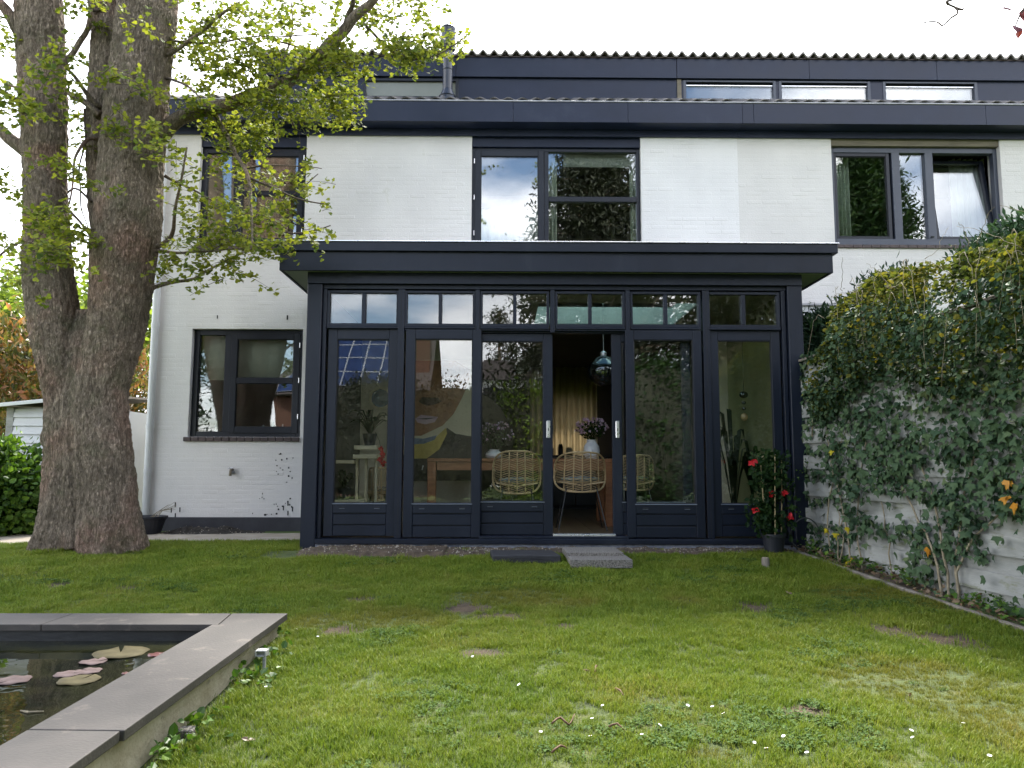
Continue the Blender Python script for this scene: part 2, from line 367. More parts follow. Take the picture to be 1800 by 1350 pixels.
def leaves(pts, size, shape, nrm=(0,0,1), nsp=1.0, tip=(0,0,-1), tsp=1.0):
    pts=np.asarray(pts,float).reshape(-1,3)
    k=len(pts); sv_,sf=SH[shape]
    n,t,b=basis(np.array(nrm)+rng.normal(0,nsp,(k,3)), np.array(tip)+rng.normal(0,tsp,(k,3)))
    s=rng.uniform(size[0],size[1],k)
    A=np.array(sv_); m=len(A)
    V=pts[:,None,:]+s[:,None,None]*(A[None,:,0,None]*b[:,None,:]+A[None,:,1,None]*t[:,None,:]+A[None,:,2,None]*n[:,None,:])
    F=[tuple(i*m+j for j in f) for i in range(k) for f in sf]
    r=MB(); r.v=V.reshape(-1,3).tolist(); r.f=F; return r
def cloud(c, r, n, shell=.0):
    """n points in an ellipsoid; shell>0 pushes them outwards"""
    d=rng.normal(0,1,(n,3)); d/=np.linalg.norm(d,axis=1,keepdims=True)
    u=rng.uniform(shell,1,n)**(1/2.2)
    return np.array(c)+d*u[:,None]*np.array(r)
def clumps(c, r, nc, per, cr, shell=.3):
    cs=cloud(c,r,nc,shell); out=[]
    for q in cs: out.append(q+rng.normal(0,cr,(per,3)))
    return np.concatenate(out)
# ================================================================= THE SETTING
YC, YW = 8.3, 10.5
def grid(x0,x1,y0,y1,nx,ny,zf):
    b=MB(); xs=np.linspace(x0,x1,nx); ys=np.linspace(y0,y1,ny)
    for y in ys:
        for x in xs: b.v.append((x,y,zf(x,y)))
    for j in range(ny-1):
        for i in range(nx-1): a=j*nx+i; b.f.append((a,a+1,a+1+nx,a+nx))
    return b
def fence_x(y): return PX(1417,800,8.25)+.02+(8.25-y)*math.tan(rad(7.6))
# pond outline, measured on the top of its coping
PZT=-.05
pc=GZ(505.6,1078,PZT); pe=GZ(218,1284,PZT); dr=(pe-pc).normalized()
ic=GZ(372.7,1097.6,PZT); ie=GZ(49,1282,PZT)
def in_pond(x,y,m=0):
    if y>pc.y+m or y<-2: return False
    xo=pc.x+(pc.y-y)/(-dr.y)*dr.x
    return x<xo+m
# bare and mossy patches, as ellipses on the ground: (px,py,rx,ry,kind)
PATCH=[(1330,1068,34,9,'d'),(1560,1104,55,8,'d'),(1665,1122,75,12,'d'),(820,1068,60,8,'d'),(880,1085,50,6,'d'),(100,1030,40,5,'d'),(220,1035,30,4,'d'),
       (1420,1255,45,10,'d'),(850,1150,45,7,'d'),(985,1102,30,5,'d'),(640,1055,40,5,'d'),(600,1110,40,8,'d'),(1540,1045,130,14,'m'),(1700,1060,120,20,'m'),(1620,1200,150,40,'m'),(1750,1260,120,60,'m'),(900,1050,120,18,'m'),(700,1090,110,18,'m'),(560,1095,60,14,'m'),(1250,1330,60,12,'m'),(1210,1058,40,9,'m'),(440,960,70,8,'d'),(1010,1060,60,8,'m')]
PW=[]
for (a,b_,c_,d_,k) in PATCH:
    p=GL(a,b_); q=GL(a+c_,b_); s_=GL(a,b_-d_); PW.append((p.x,p.y,abs(q.x-p.x)*1.1,abs(s_.y-p.y)*(1.5 if k=='d' else 1.1),k))
def patchval(x,y,kind):
    v=0
    for (cx,cy,rx,ry,k) in PW:
        if k==kind:
            d=((x-cx)/rx)**2+((y-cy)/ry)**2
            if d<1.6:
                n=mnoise.noise(Vector((x*3.1,y*3.1,3)))*.5+mnoise.noise(Vector((x*11,y*11,3)))*.35
                v=max(v,min(1,max(0,1.25-d+n)))
    return v
# lawn sheet: soil and moss under the blades; the colour follows the ground's own patches through a vertex attribute
def lz(x,y):
    z=lawnz(y)+mnoise.noise(Vector((x*.7,y*.7,0)))*.022*(1 if y<7.9 else .3)+mnoise.noise(Vector((x*3,y*3,5)))*.006
    if in_pond(x,y,-.12): z-=.5
    return z
lb=grid(-6.5,6.0,1.2,9.3,420,272,lz)
lawn=obj('lawn',lb,None,base=(0,0,0),smooth=True); tag(lawn,'mown lawn with bare and mossy patches running up to the house','lawn',kind='structure')
at=lawn.data.attributes.new('dirt','FLOAT','POINT'); at.data.foreach_set('value',[patchval(v[0],v[1],'d') for v in lb.v])
at=lawn.data.attributes.new('moss','FLOAT','POINT'); at.data.foreach_set('value',[patchval(v[0],v[1],'m') for v in lb.v])
def lawnmat():
    m,t,b=newmat('lawn_ground'); l=t.links.new
    tcn=node(t,'ShaderNodeTexCoord'); n=node(t,'ShaderNodeTexNoise'); n.inputs['Scale'].default_value=9; n.inputs['Detail'].default_value=9; l(tcn.outputs['Object'],n.inputs['Vector'])
    g=ramp(t,n.outputs[0],[(.3,(.030,.042,.010)),(.5,(.06,.085,.016)),(.75,(.10,.10,.03))])
    d=ramp(t,n.outputs[0],[(.3,(.030,.020,.011)),(.7,(.095,.064,.034))])
    a=node(t,'ShaderNodeAttribute',attribute_name='dirt'); mx_=node(t,'ShaderNodeMixRGB'); l(a.outputs['Fac'],mx_.inputs[0]); l(g.outputs[0],mx_.inputs[1]); l(d.outputs[0],mx_.inputs[2])
    l(mx_.outputs[0],b.inputs['Base Color']); b.inputs['Roughness'].default_value=.95
    n2=node(t,'ShaderNodeTexNoise'); n2.inputs['Scale'].default_value=60; l(tcn.outputs['Object'],n2.inputs['Vector'])
    bp=node(t,'ShaderNodeBump'); bp.inputs['Strength'].default_value=.8; bp.inputs['Distance'].default_value=.02; l(n2.outputs[0],bp.inputs['Height']); l(bp.outputs[0],b.inputs['Normal']); return m
lawn.data.materials.append(lawnmat())
gnd=MB()
for (x0,x1,y0,y1) in [(-80,80,-80,1.2),(-80,-6.5,1.2,120),(6.0,80,1.2,120),(-6.5,6.0,9.3,120)]:
    ys=[y for y in (y0,) if 1]+[y for y in (-40,0,1.2,3,5.3,8,9.3,30) if y0<y<y1]+[y1]
    for a,b_ in zip(ys[:-1],ys[1:]):
        gnd.add([(x0,a,lawnz(a)-.012),(x1,a,lawnz(a)-.012),(x1,b_,lawnz(b_)-.012),(x0,b_,lawnz(b_)-.012)],[(0,1,2,3)])
g=obj('ground',gnd,mat('far_grass',(.045,.085,.014),(.09,.13,.025),1.2,.95,0,.5,20),base=(0,0,0)); struct(g)

# ---- grass blades: tufts instanced on points, one counted-by-nobody object
def grassmat():
    m,t,b=newmat('grass_blade'); l=t.links.new
    oi=node(t,'ShaderNodeObjectInfo'); g_=node(t,'ShaderNodeNewGeometry'); a=node(t,'ShaderNodeAttribute',attribute_name='moss',attribute_type='INSTANCER')
    n=node(t,'ShaderNodeTexNoise'); n.inputs['Scale'].default_value=1.4; n.inputs['Detail'].default_value=8; n.inputs['Roughness'].default_value=.65; l(g_.outputs['Position'],n.inputs['Vector'])
    s=node(t,'ShaderNodeMath',operation='MULTIPLY_ADD'); l(g_.outputs['Random Per Island'],s.inputs[0]); s.inputs[1].default_value=.35; l(n.outputs[0],s.inputs[2])
    s2=node(t,'ShaderNodeMath',operation='MULTIPLY_ADD'); l(oi.outputs['Random'],s2.inputs[0]); s2.inputs[1].default_value=.25; l(s.outputs[0],s2.inputs[2])
    s3=node(t,'ShaderNodeMath',operation='SUBTRACT'); l(s2.outputs[0],s3.inputs[0]); s3.inputs[1].default_value=.28
    r=ramp(t,s3.outputs[0],[(.12,(.07,.135,.012)),(.45,(.155,.225,.018)),(.72,(.22,.26,.030)),(.92,(.28,.25,.06))])
    r2=ramp(t,s3.outputs[0],[(.15,(.12,.10,.014)),(.6,(.22,.18,.028)),(.95,(.34,.27,.07))])
    mx_=node(t,'ShaderNodeMixRGB'); l(a.outputs['Fac'],mx_.inputs[0]); l(r.outputs[0],mx_.inputs[1]); l(r2.outputs[0],mx_.inputs[2])
    l(mx_.outputs[0],b.inputs['Base Color']); b.inputs['Roughness'].default_value=.55; b.inputs['Specular IOR Level'].default_value=.3
    tr=node(t,'ShaderNodeBsdfTranslucent'); l(mx_.outputs[0],tr.inputs[0]); ms=node(t,'ShaderNodeMixShader'); ms.inputs[0].default_value=.35
    l(b.outputs[0],ms.inputs[1]); l(tr.outputs[0],ms.inputs[2]); l(ms.outputs[0],t.nodes['Material Output'].inputs[0]); return m
M['grass']=grassmat()
M['clover']=leafmat('clover_leaf',[(.1,(.045,.095,.025)),(.5,(.085,.15,.035)),(.9,(.16,.22,.07))],.25,.7,.12)
tc_=bpy.data.collections.new('grass_tufts')
for k in range(7):
    b=MB(); clover=(k==6)
    if clover:
        for i in range(16):
            a=rng.uniform(0,6.28); r_=rng.uniform(0,.05); c=Vector((r_*math.cos(a),r_*math.sin(a),rng.uniform(.008,.022)))
            for q in range(3):
                t_=leaves([c],(.010,.016),'broad',(0,0,1),.3,(math.cos(a+q*2.1),math.sin(a+q*2.1),.1),.15); b.add(t_.v,t_.f)
    else:
        for i in range(26):
            a=rng.uniform(0,6.28); r_=abs(rng.normal(0,.03)); x,y=r_*math.cos(a),r_*math.sin(a)
            h=rng.uniform(.014,.040)*(1 if k<4 else 1.25); l_=rng.uniform(.2,1.0)*h; q=rng.uniform(0,6.28); wd=rng.uniform(.0011,.0019)
            dx,dy=math.cos(q)*l_,math.sin(q)*l_; px_,py_=-math.sin(q)*wd,math.cos(q)*wd
            b.add([(x-px_,y-py_,-.004),(x+px_,y+py_,-.004),(x+px_*.8+dx*.4,y+py_*.8+dy*.4,h*.65),(x-px_*.8+dx*.4,y-py_*.8+dy*.4,h*.65),(x+dx,y+dy,h)],[(0,1,2,3),(3,2,4)])
    me=mesh_from('grass_tuft',b.v,b.f); me.materials.append(M['clover'] if clover else M['grass'])
    o=bpy.data.objects.new('tuft%d'%k,me); tc_.objects.link(o)
pts=[]; att=[]
def soil_edge(x): return float(np.interp(x,[-3,-2.4,-.4,.4],[7.75,7.55,7.62,7.80]))+.10*mnoise.noise(Vector((x*1.7,1,2)))+.05*mnoise.noise(Vector((x*6,1,2)))
def trygrass(n,y0,y1,smin,smax):
    ys=rng.uniform(y0,y1,n); xs=rng.uniform(-6.4,5.9,n)
    for x,y in zip(xs,ys):
        if abs(x)>(y+.6)*.75+.5 : continue
        if in_pond(x,y,.01): continue
        if x>fence_x(y)-.33: continue
        dd=patchval(x,y,'d')
        if rng.random()<dd*.95: continue
        if y>soil_edge(x)+.02 and x>PX(470,960,8) and rng.random()<.97: continue
        mo=patchval(x,y,'m'); nn=mnoise.noise(Vector((x*1.3,y*1.3,9)))
        cl = rng.random()<max(0,(nn-.12))*.42
        pts.append((x,y,lz(x,y))); 
        s=rng.uniform(smin,smax)*(1-.35*mo)*(1+.45*mnoise.noise(Vector((x*2.1,y*2.1,4)))+.45*mnoise.noise(Vector((x*6.3,y*6.3,14))))
        att.append((rng.uniform(0,6.28),s*(1.1 if cl else 1),6 if cl else int(rng.integers(0,6)),min(1,mo*.55)))
trygrass(36000,1.9,4.2,.65,1.0)
trygrass(31000,4.2,6.2,.75,1.15)
trygrass(26000,6.2,8.1,.8,1.35)
for _ in range(5200):
    x=rng.uniform(-6.6,PX(528,950,8.3)); y=rng.uniform(8.05,8.86)
    if rng.random()<.25 or y>np.interp(x,[-6.5,-5.3,-4.5],[8.32,8.5,8.86]): continue
    pts.append((x,y,lz(x,y))); att.append((rng.uniform(0,6.28),rng.uniform(.9,1.5),int(rng.integers(0,6)),0))
gm=bpy.data.meshes.new('grass'); gm.from_pydata(pts,[],[]); go=bpy.data.objects.new('grass',gm); C.objects.link(go)
A_=np.array(att)
for nm,i,ty in (('rot',0,'FLOAT'),('scl',1,'FLOAT'),('idx',2,'INT'),('moss',3,'FLOAT')):
    a=gm.attributes.new(nm,ty,'POINT'); a.data.foreach_set('value',A_[:,i].astype(int if ty=='INT' else float).tolist())
ng=bpy.data.node_groups.new('grass_scatter','GeometryNodeTree')
ng.interface.new_socket('Geometry',in_out='INPUT',socket_type='NodeSocketGeometry'); ng.interface.new_socket('Geometry',in_out='OUTPUT',socket_type='NodeSocketGeometry')
def gn(t,**kw):
    n=ng.nodes.new(t)
    for k,v in kw.items(): setattr(n,k,v)
    return n
gi=gn('NodeGroupInput'); gout=gn('NodeGroupOutput'); iop=gn('GeometryNodeInstanceOnPoints'); ci=gn('GeometryNodeCollectionInfo')
ci.inputs['Collection'].default_value=tc_; ci.inputs['Separate Children'].default_value=True; ci.inputs['Reset Children'].default_value=True
def na(nm,ty):
    n=gn('GeometryNodeInputNamedAttribute',data_type=ty); n.inputs['Name'].default_value=nm; return n.outputs['Attribute']
m2p=gn('GeometryNodeMeshToPoints')
ng.links.new(gi.outputs[0],m2p.inputs[0]); ng.links.new(m2p.outputs[0],iop.inputs['Points']); ng.links.new(ci.outputs[0],iop.inputs['Instance'])
iop.inputs['Pick Instance'].default_value=True; ng.links.new(na('idx','INT'),iop.inputs['Instance Index'])
cx=gn('ShaderNodeCombineXYZ'); ng.links.new(na('rot','FLOAT'),cx.inputs[2]); ng.links.new(cx.outputs[0],iop.inputs['Rotation'])
ng.links.new(na('scl','FLOAT'),iop.inputs['Scale']); ng.links.new(iop.outputs[0],gout.inputs[0])
md=go.modifiers.new('scatter','NODES'); md.node_group=ng
tag(go,'short uneven lawn grass with clover growing over the garden','grass',kind='stuff')

# ================================================================= HOUSES
XL=PX(256,850,YW); XN=PX(1298,330,YW)             # left corner of the house, joint with the neighbour's wall
ZW=PZ(222,YW)                                     # top of the painted wall, under the eaves
ZP=PZ(910,YW)                                     # top of the black plinth
house=thing('terrace_house','white painted brick house with dark blue-grey roof edge, behind the glazed garden room','house',(XL,YW,0))
nhouse=thing('terrace_house','neighbouring cream painted brick house at the right, its upper window tilted open','house',(XN+.01,YW,0))
def rect(x0,x1,y0,y1,Y):   # pixel box -> world x0,x1,z0,z1 (measured at its middle height / middle width)
    my=(y0+y1)/2; mx_=(x0+x1)/2
    return PX(x0,my,Y),PX(x1,my,Y),P(mx_,y1,Y).z,P(mx_,y0,Y).z
WGL=rect(334,530,578,768,YW)       # ground floor left window opening
WUL=rect(350,537,226,432,YW)       # upper left
WUC=rect(829,1127,226,440,YW)      # upper centre
WNR=rect(1464,1762,232,431,YW)     # neighbour's
ROOM=(PX(846,750,YW),PX(1235,750,YW),.1,2.80)   # opening from the garden room into the house
XR=XN+7.5
def wall_cells(x0,x1,z0,z1,holes):
    xs=sorted({x0,x1,*[min(max(h[i],x0),x1) for h in holes for i in (0,1)]}); zs=sorted({z0,z1,*[min(max(h[i],z0),z1) for h in holes for i in (2,3)]})
    for a,b in zip(xs[:-1],xs[1:]):
        for c,d in zip(zs[:-1],zs[1:]):
            cx_,cz_=(a+b)/2,(c+d)/2
            if b-a<1e-4 or d-c<1e-4: continue
            if any(h[0]<cx_<h[1] and h[2]<cz_<h[3] for h in holes): continue
            yield a,b,c,d
holesL=[WGL,WUL,WUC,ROOM]; holesN=[WNR]
def wallmesh(x0,x1,holes,zt):
    b=MB()
    for a,b_,c,d in wall_cells(x0,x1,0,zt,holes): b.box(a,b_,YW+.0003,YW+.29,c,d)
    return b
obj('wall',wallmesh(XL,XN,holesL,ZW+.25),M['white'],house)
obj('wall',wallmesh(XN,XR,holesN,ZW+.25),M['cream'],nhouse)
# side wall, rear wall with its window, inner floors
b=MB(); b.box(XL,XL+.28,YW+.3,15.4,0,ZW+.1); obj('side_wall',b,M['white'],house)
b=MB()
RW=(PX(966,700,15.4),PX(1040,700,15.4),.6,2.3)
for a,b_,c,d in wall_cells(XL,XR,0,ZW+.1,[RW]): b.box(a,b_,15.4,15.6,c,d)
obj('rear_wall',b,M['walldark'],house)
b=MB(); b.box(XR-.01,XR+.2,YW+.3,15.4,0,ZW); obj('side_wall',b,M['cream'],nhouse)
# inner shell
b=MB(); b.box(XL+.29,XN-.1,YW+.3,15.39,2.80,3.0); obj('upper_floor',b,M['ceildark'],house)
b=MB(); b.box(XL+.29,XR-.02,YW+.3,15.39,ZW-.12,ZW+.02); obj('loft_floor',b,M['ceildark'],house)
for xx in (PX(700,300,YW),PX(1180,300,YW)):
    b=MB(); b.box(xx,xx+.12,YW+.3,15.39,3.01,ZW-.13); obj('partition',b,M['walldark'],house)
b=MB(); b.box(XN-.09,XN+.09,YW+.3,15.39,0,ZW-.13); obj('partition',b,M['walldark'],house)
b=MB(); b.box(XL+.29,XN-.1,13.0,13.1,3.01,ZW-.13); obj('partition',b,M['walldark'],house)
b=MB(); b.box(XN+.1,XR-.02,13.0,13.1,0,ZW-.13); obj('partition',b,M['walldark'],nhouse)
# bricks: painted over, each standing a little proud; 300 nearest the garden as parts, the others joined
BL,BH,JT=.21,.0517,.0105
def brick_mb(l,h,p):
    b=MB(); c=.0045; x0,x1,z0,z1=-l/2,l/2,-h/2,h/2
    b.add([(x0,.004,z0),(x1,.004,z0),(x1,.004,z1),(x0,.004,z1),(x0+c,-p,z0+c),(x1-c,-p,z0+c),(x1-c,-p,z1-c),(x0+c,-p,z1-c)],
          [(4,5,6,7),(0,1,5,4),(1,2,6,5),(2,3,7,6),(3,0,4,7)]); return b
def bricks(x0,x1,holes,zt,root,m,nparts):
    big=MB(); cnt=0; lib={}
    row=0; z=ZP+.003
    while z+BH<zt:
        off=(row%2)*(BL+JT)/2; x=x0+.004-off
        while x<x1:
            a,b_=max(x,x0+.003),min(x+BL,x1-.003); x+=BL+JT
            segs=[(a,b_)]
            for h in holes:
                if h[2]-.01<z+BH/2<h[3]+.01:
                    ns=[]
                    for s0,s1 in segs:
                        if h[1]<=s0 or h[0]>=s1: ns.append((s0,s1))
                        else:
                            if h[0]-s0>.03: ns.append((s0,h[0]-.002))
                            if s1-h[1]>.03: ns.append((h[1]+.002,s1))
                    segs=ns
            for s0,s1 in segs:
                if s1-s0<.03: continue
                p=R.choice([.0000,.0002,.0003,.0005,.0008,.0012,.0026])
                full=abs(s1-s0-BL)<1e-4
                if full and cnt<nparts and z<1.9 and -3.9<(s0+s1)/2<-2.2:
                    if p not in lib:
                        me=mesh_from('brick',brick_mb(BL,BH,p).v,brick_mb(BL,BH,p).f); me.materials.append(m); lib[p]=me
                    o=bpy.data.objects.new('brick',lib[p]); C.objects.link(o); o.parent=root
                    o.location=Vector(((s0+s1)/2,YW,z+BH/2))-OFF[root.name]; o.rotation_euler=(R.uniform(-.012,.012),R.uniform(-.004,.004),R.uniform(-.005,.005)); cnt+=1
                else:
                    t=brick_mb(s1-s0,BH,p); w_=R.uniform(-.0012,.0012)
                    big.add([(v[0]+(s0+s1)/2,v[1]+YW,v[2]+z+BH/2+w_) for v in t.v],t.f)
        z+=BH+JT+R.uniform(-.0006,.0006); row+=1
    stuff(obj('brickwork',big,m,root))
bricks(XL,XN,[WGL,WUL,WUC,ROOM,(PX(540,700,YW),PX(1410,700,YW),0,3.25)],ZW,house,M['white'],300)
bricks(XN,XR-1.2,[WNR],ZW,nhouse,M['cream'],0)
b=MB(); b.box(XL-.004,PX(548,900,YW),YW-.022,YW+.004,-.1,ZP,.004); obj('plinth',b,M['plinth'],house)
# frost-blown paint: small dark holes and open joints low on the wall
spots=[(486,556,1.5,5),(505,559,2,6),(382,556,1.2,5)]
b=MB()
for (x,y,rx,ry) in [(382,557,.8,3),(505,558,1.2,4),(308,887,.9,4),(301,897,.9,4),(316,896,.9,4),(308,906,.9,4),(498,893,.9,4),(506,885,.9,4),(514,895,.9,4),(506,902,.9,4),(466,905,2,1.5),(486,903,1.5,1.5)]+\
   [(R.gauss(500,10),R.uniform(795,905),R.uniform(.6,1.4),R.uniform(.6,1.6)) for _ in range(26)]+[(R.gauss(470,14),R.uniform(860,905),.6,R.uniform(.6,1.5)) for _ in range(9)]:
    p=P(x,y,YW-.0062); k=7.8/1000
    b.box(p.x-rx*k,p.x+rx*k,YW-.0072,YW-.002,p.z-ry*k,p.z+ry*k,.001)
stuff(obj('chipped_paint',b,M['groove'],house))

# ---- windows
def pane(name,x0,x1,z0,z1,y,m,parent):
    b=MB(); b.box(x0,x1,y,y+.022,z0,z1); return obj(name,b,m,parent)
def framebox(b,x0,x1,z0,z1,y0,y1,w,c=.004,wb=None,wt=None,ws=None):
    wb=wb or w; wt=wt or w; ws=ws or w
    b.box(x0,x0+ws,y0,y1,z0,z1,c); b.box(x1-ws,x1,y0,y1,z0,z1,c)
    b.box(x0+ws,x1-ws,y0+.001,y1-.001,z0,z0+wb,c); b.box(x0+ws,x1-ws,y0+.001,y1-.001,z1-wt,z1,c); return b
def hinges(x,zs,y,parent):
    for z in zs:
        b=MB(); b.tube([(x,y,z-.035),(x,y,z+.035)],.007,8); obj('hinge',b,M['alu'],parent)
def sash(name,x0,x1,z0,z1,y,m,glass,root,w=.07,bars=(),lab=None):
    b=MB(); framebox(b,x0,x1,z0,z1,y,y+.06,w)
    for zb,wb in bars: b.box(x0+w,x1-w,y+.001,y+.058,zb-wb/2,zb+wb/2,.004)
    s_=obj(name,b,m,root,label=lab)
    zz=[z0+w]+sum([[zb-wb/2,zb+wb/2] for zb,wb in sorted(bars)],[])+[z1-w]
    for a,c in zip(zz[::2],zz[1::2]): pane('pane',x0+w-.003,x1-w+.003,a-.003,c+.003,y+.025,glass,s_)
    b=MB(); framebox(b,x0+w-.001,x1-w+.001,z0+w-.001,z1-w+.001,y+.012,y+.024,.009,.001); obj('glazing_seal',b,M['groove'],s_)
    return s_
def win_frame(r,y,w,m,root,mull=(),d=.1,wt=None,wb=None):
    x0,x1,z0,z1=r; b=MB(); framebox(b,x0+.002,x1-.002,z0+.002,z1-.002,y,y+d,w,.004,wb,wt)
    for (xa,xb) in mull: b.box(xa,xb,y+.002,y+d-.002,z0+w,z1-w,.004)
    return obj('window',b,m,root)
kz=YW/FPX
# ground floor left
y=YW+.075; f=win_frame(WGL,y,.075,M['paint_win'],house,[(PX(390,660,YW)+.0,PX(402,660,YW))])
x0,x1,z0,z1=WGL
pane('pane',x0+.07,PX(390,660,YW),z0+.07,z1-.07,y+.04,M['glass_old'],f)
sash('casement',PX(399,670,YW)+.02,x1-.055,z0+.055,z1-.05,y-.018,M['paint_win'],M['glass_old'],house,.085,[(PZ(668,YW,460),.085)])
hinges(x1-.05,[PZ(606,YW,520),PZ(668,YW,520),PZ(732,YW,520)],y-.03,house)
b=MB(); n_=15; xs=np.linspace(x0-.05,x1+.0,n_+1)
for i in range(n_):
    t=MB(); t.box(xs[i]+.003,xs[i+1]-.003,YW-.035,YW+.1,z0-.062,z0-.004,.006); obj('sill_brick',t,M['sillbrick'],house)
b.box(x0-.045,x1-.005,YW-.02,YW+.09,z0-.055,z0-.012); obj('sill_mortar',b,M['groove'],house)
# upper left
x0,x1,z0,z1=WUL; y=YW+.07; zt=PZ(257,YW,450)
b=MB(); b.box(x0,x1,YW+.03,YW+.12,zt,z1+.2,.003); obj('head_panel',b,M['paint_house'],house)
xm=PX(411,330,YW); f=win_frame((x0,x1,z0,zt-.003),y,.07,M['paint_win'],house,[(xm-.03,xm+.03)])
pane('pane',x0+.06,xm-.02,z0+.06,zt-.06,y+.04,M['glass_up'],f)
sash('casement',xm+.03,x1-.05,z0+.05,zt-.05,y-.018,M['paint_win'],M['glass_up'],house,.075,[(PZ(337,YW,450),.075)])
hinges(x1-.045,[PZ(275,YW,520),PZ(338,YW,520),PZ(405,YW,520)],y-.03,house)
b=MB(); b.box(x0-.03,x1+.03,YW-.035,YW+.09,z0-.06,z0-.002,.005); obj('window_sill',b,M['sillbrick'],house)
# upper centre
x0,x1,z0,z1=WUC; zt=PZ(257,YW,980)
b=MB(); b.box(x0,x1,YW+.03,YW+.12,zt,z1+.2,.003); obj('head_panel',b,M['paint_house'],house)
xa,xb=PX(957,340,YW),PX(965,340,YW); f=win_frame((x0,x1,z0,zt-.003),y,.05,M['paint_win'],house,[(xa,xb)],wt=.05)
sash('casement',x0+.045,xa-.002,z0+.045,zt-.045,y-.018,M['paint_win'],M['glass_up'],house,.085)
hinges(x0+.035,[PZ(281,YW,836),PZ(345,YW,836),PZ(408,YW,836)],y-.03,house)
zb=PZ(347,YW,1040); bb=MB(); bb.box(xb,x1-.05,y+.003,y+.09,zb-.038,zb+.038,.004); obj('transom_bar',bb,M['paint_win'],house)
pane('pane',xb-.004,x1-.045,zb+.03,zt-.045,y+.04,M['glass_up'],f); pane('pane',xb-.004,x1-.045,z0+.04,zb-.03,y+.04,M['glass_up'],f)
# neighbour's three-light window
x0,x1,z0,z1=WNR; zt=PZ(256,YW,1610)
b=MB(); b.box(x0,x1,YW+.02,YW+.12,zt,z1+.22,.003); obj('lintel_board',b,M['lintel'],nhouse)
m1=(PX(1575,340,YW),PX(1589,340,YW)); m2=(PX(1634,340,YW),PX(1648,340,YW))
f=win_frame((x0,x1,z0,zt-.003),y,.055,M['paint_grey'],nhouse,[m1,m2],.1,.075,.11)
sash('casement',x0+.05,m1[0]-.03,z0+.10,zt-.08,y+.014,M['paint_win'],M['glass_up'],nhouse,.05)
pane('pane',m1[1]-.005,m2[0]+.005,z0+.10,zt-.07,y+.05,M['glass_up'],f)
b=MB(); b.tube([(m2[0]+.02,y-.02,z0+.14),(m2[0]+.06,y-.02,z0+.14)],.012,8); obj('window_catch',b,M['black'],nhouse)
# tilted sash: hinged along its lower edge, leaning into the room
tx0,tx1,tz0,tz1=m2[1]+.01,x1-.06,z0+.105,zt-.085
sb=MB(); framebox(sb,tx0,tx1,tz0,tz1,y+.03,y+.09,.055)
gb=MB(); gb.box(tx0+.05,tx1-.05,y+.055,y+.077,tz0+.05,tz1-.05)
def tilt(bm,ang):
    o=Vector((0,y+.06,tz0)); m_=Matrix.Rotation(-ang,3,'X')
    bm.v=[tuple(o+m_@(Vector(v)-o)) for v in bm.v]
tilt(sb,rad(9)); tilt(gb,rad(9)); s_=obj('casement',sb,M['paint_win'],nhouse,label='sash tilted open inwards at the top'); obj('pane',gb,M['glass_up'],s_)
b=MB(); xs=np.linspace(x0-.02,x1+.02,20)
for i in range(19): b.box(xs[i]+.002,xs[i+1]-.002,YW-.03,YW+.09,z0-.05,z0-.002,.005)
obj('window_sill',b,M['sillbrick'],nhouse)

# ---- eaves: fascia, soffit, pale gutter edge; the lower roof slope; dormer with its tiles
YF=10.22
def xeave(px): return PX(px,200,YF)
zf1,zf0=PZ(181,YF,1200),PZ(216,YF,1200)
xe0=xeave(286)
def fascia(x0,x1,root):
    b=MB(); b.box(x0+.0015,x1-.0015,YF,YF+.03,zf0,zf1,.003); return obj('fascia_board',b,M['paint_house'],root)
cuts=[xe0,xeave(640),xeave(902),xeave(1104),XN]
for a,c in zip(cuts[:-1],cuts[1:]): fascia(a,c,house)
cuts=[XN,xeave(1325),xeave(1733),XR+.1]
for a,c in zip(cuts[:-1],cuts[1:]): fascia(a,c,nhouse)
for (a,c,root) in ((xe0,XN-.001,house),(XN+.001,XR+.1,nhouse)):
    b=MB(); b.box(a,c,YF+.031,YW+.03,zf0+.004,zf0+.03); obj('soffit',b,M['paint_house'],root)
    b=MB(); b.box(a,c,YW-.04,YW-.009,zf0-.10,zf0+.002,.004); obj('wall_plate',b,M['paint_house'],root)
    b=MB(); b.box(a,c,YF-.012,YF+.05,zf1+.0015,zf1+.022,.004); obj('gutter_edge',b,M['gutteredge'],root)
# roof slope
PITCHR=rad(26.3); YD=11.25
def zroof(y): return zf1+.03+(y-YF-.03)*math.tan(PITCHR)
tw=.205
def tile_profile(n=7,w=None):
    w=w or tw; out=[]
    for i in range(n+1):
        u=i/n; out.append((u*w, .022*math.sin(u*2*math.pi)+(.012 if u>.5 else 0)*0))
    return out
def pantile(w,l,amp,th=.016,n=8,pk=1.0):
    """one tile: wave across x, runs up +y; origin at lower left"""
    b=MB(); pr=[]
    for i in range(n+1):
        u=i/n; c_=math.cos((u-.5)*2*math.pi); h=amp*((1+c_)/2)**pk; pr.append((u*w,h))
    for (x,z) in pr: b.v+= [(x,0,z),(x,l,z),(x,l,z-th),(x,0,z-th)]
    for i in range(n):
        a=i*4
        for k in range(4): b.f.append((a+k,a+4+k,a+4+(k+1)%4,a+(k+1)%4))
    b.f+= [(0,1,2,3),(n*4,n*4+3,n*4+2,n*4+1)]
    return b
def place(bm,org,rot):
    t=MB(); t.v=[tuple(Vector(org)+rot@Vector(v)) for v in bm.v]; t.f=bm.f; return t
rotR=Matrix.Rotation(PITCHR,3,'X')
pt=pantile(tw,.40,.035)
lib=mesh_from('roof_tile',pt.v,pt.f,smooth=False); lib.materials.append(M['tile_dark'])
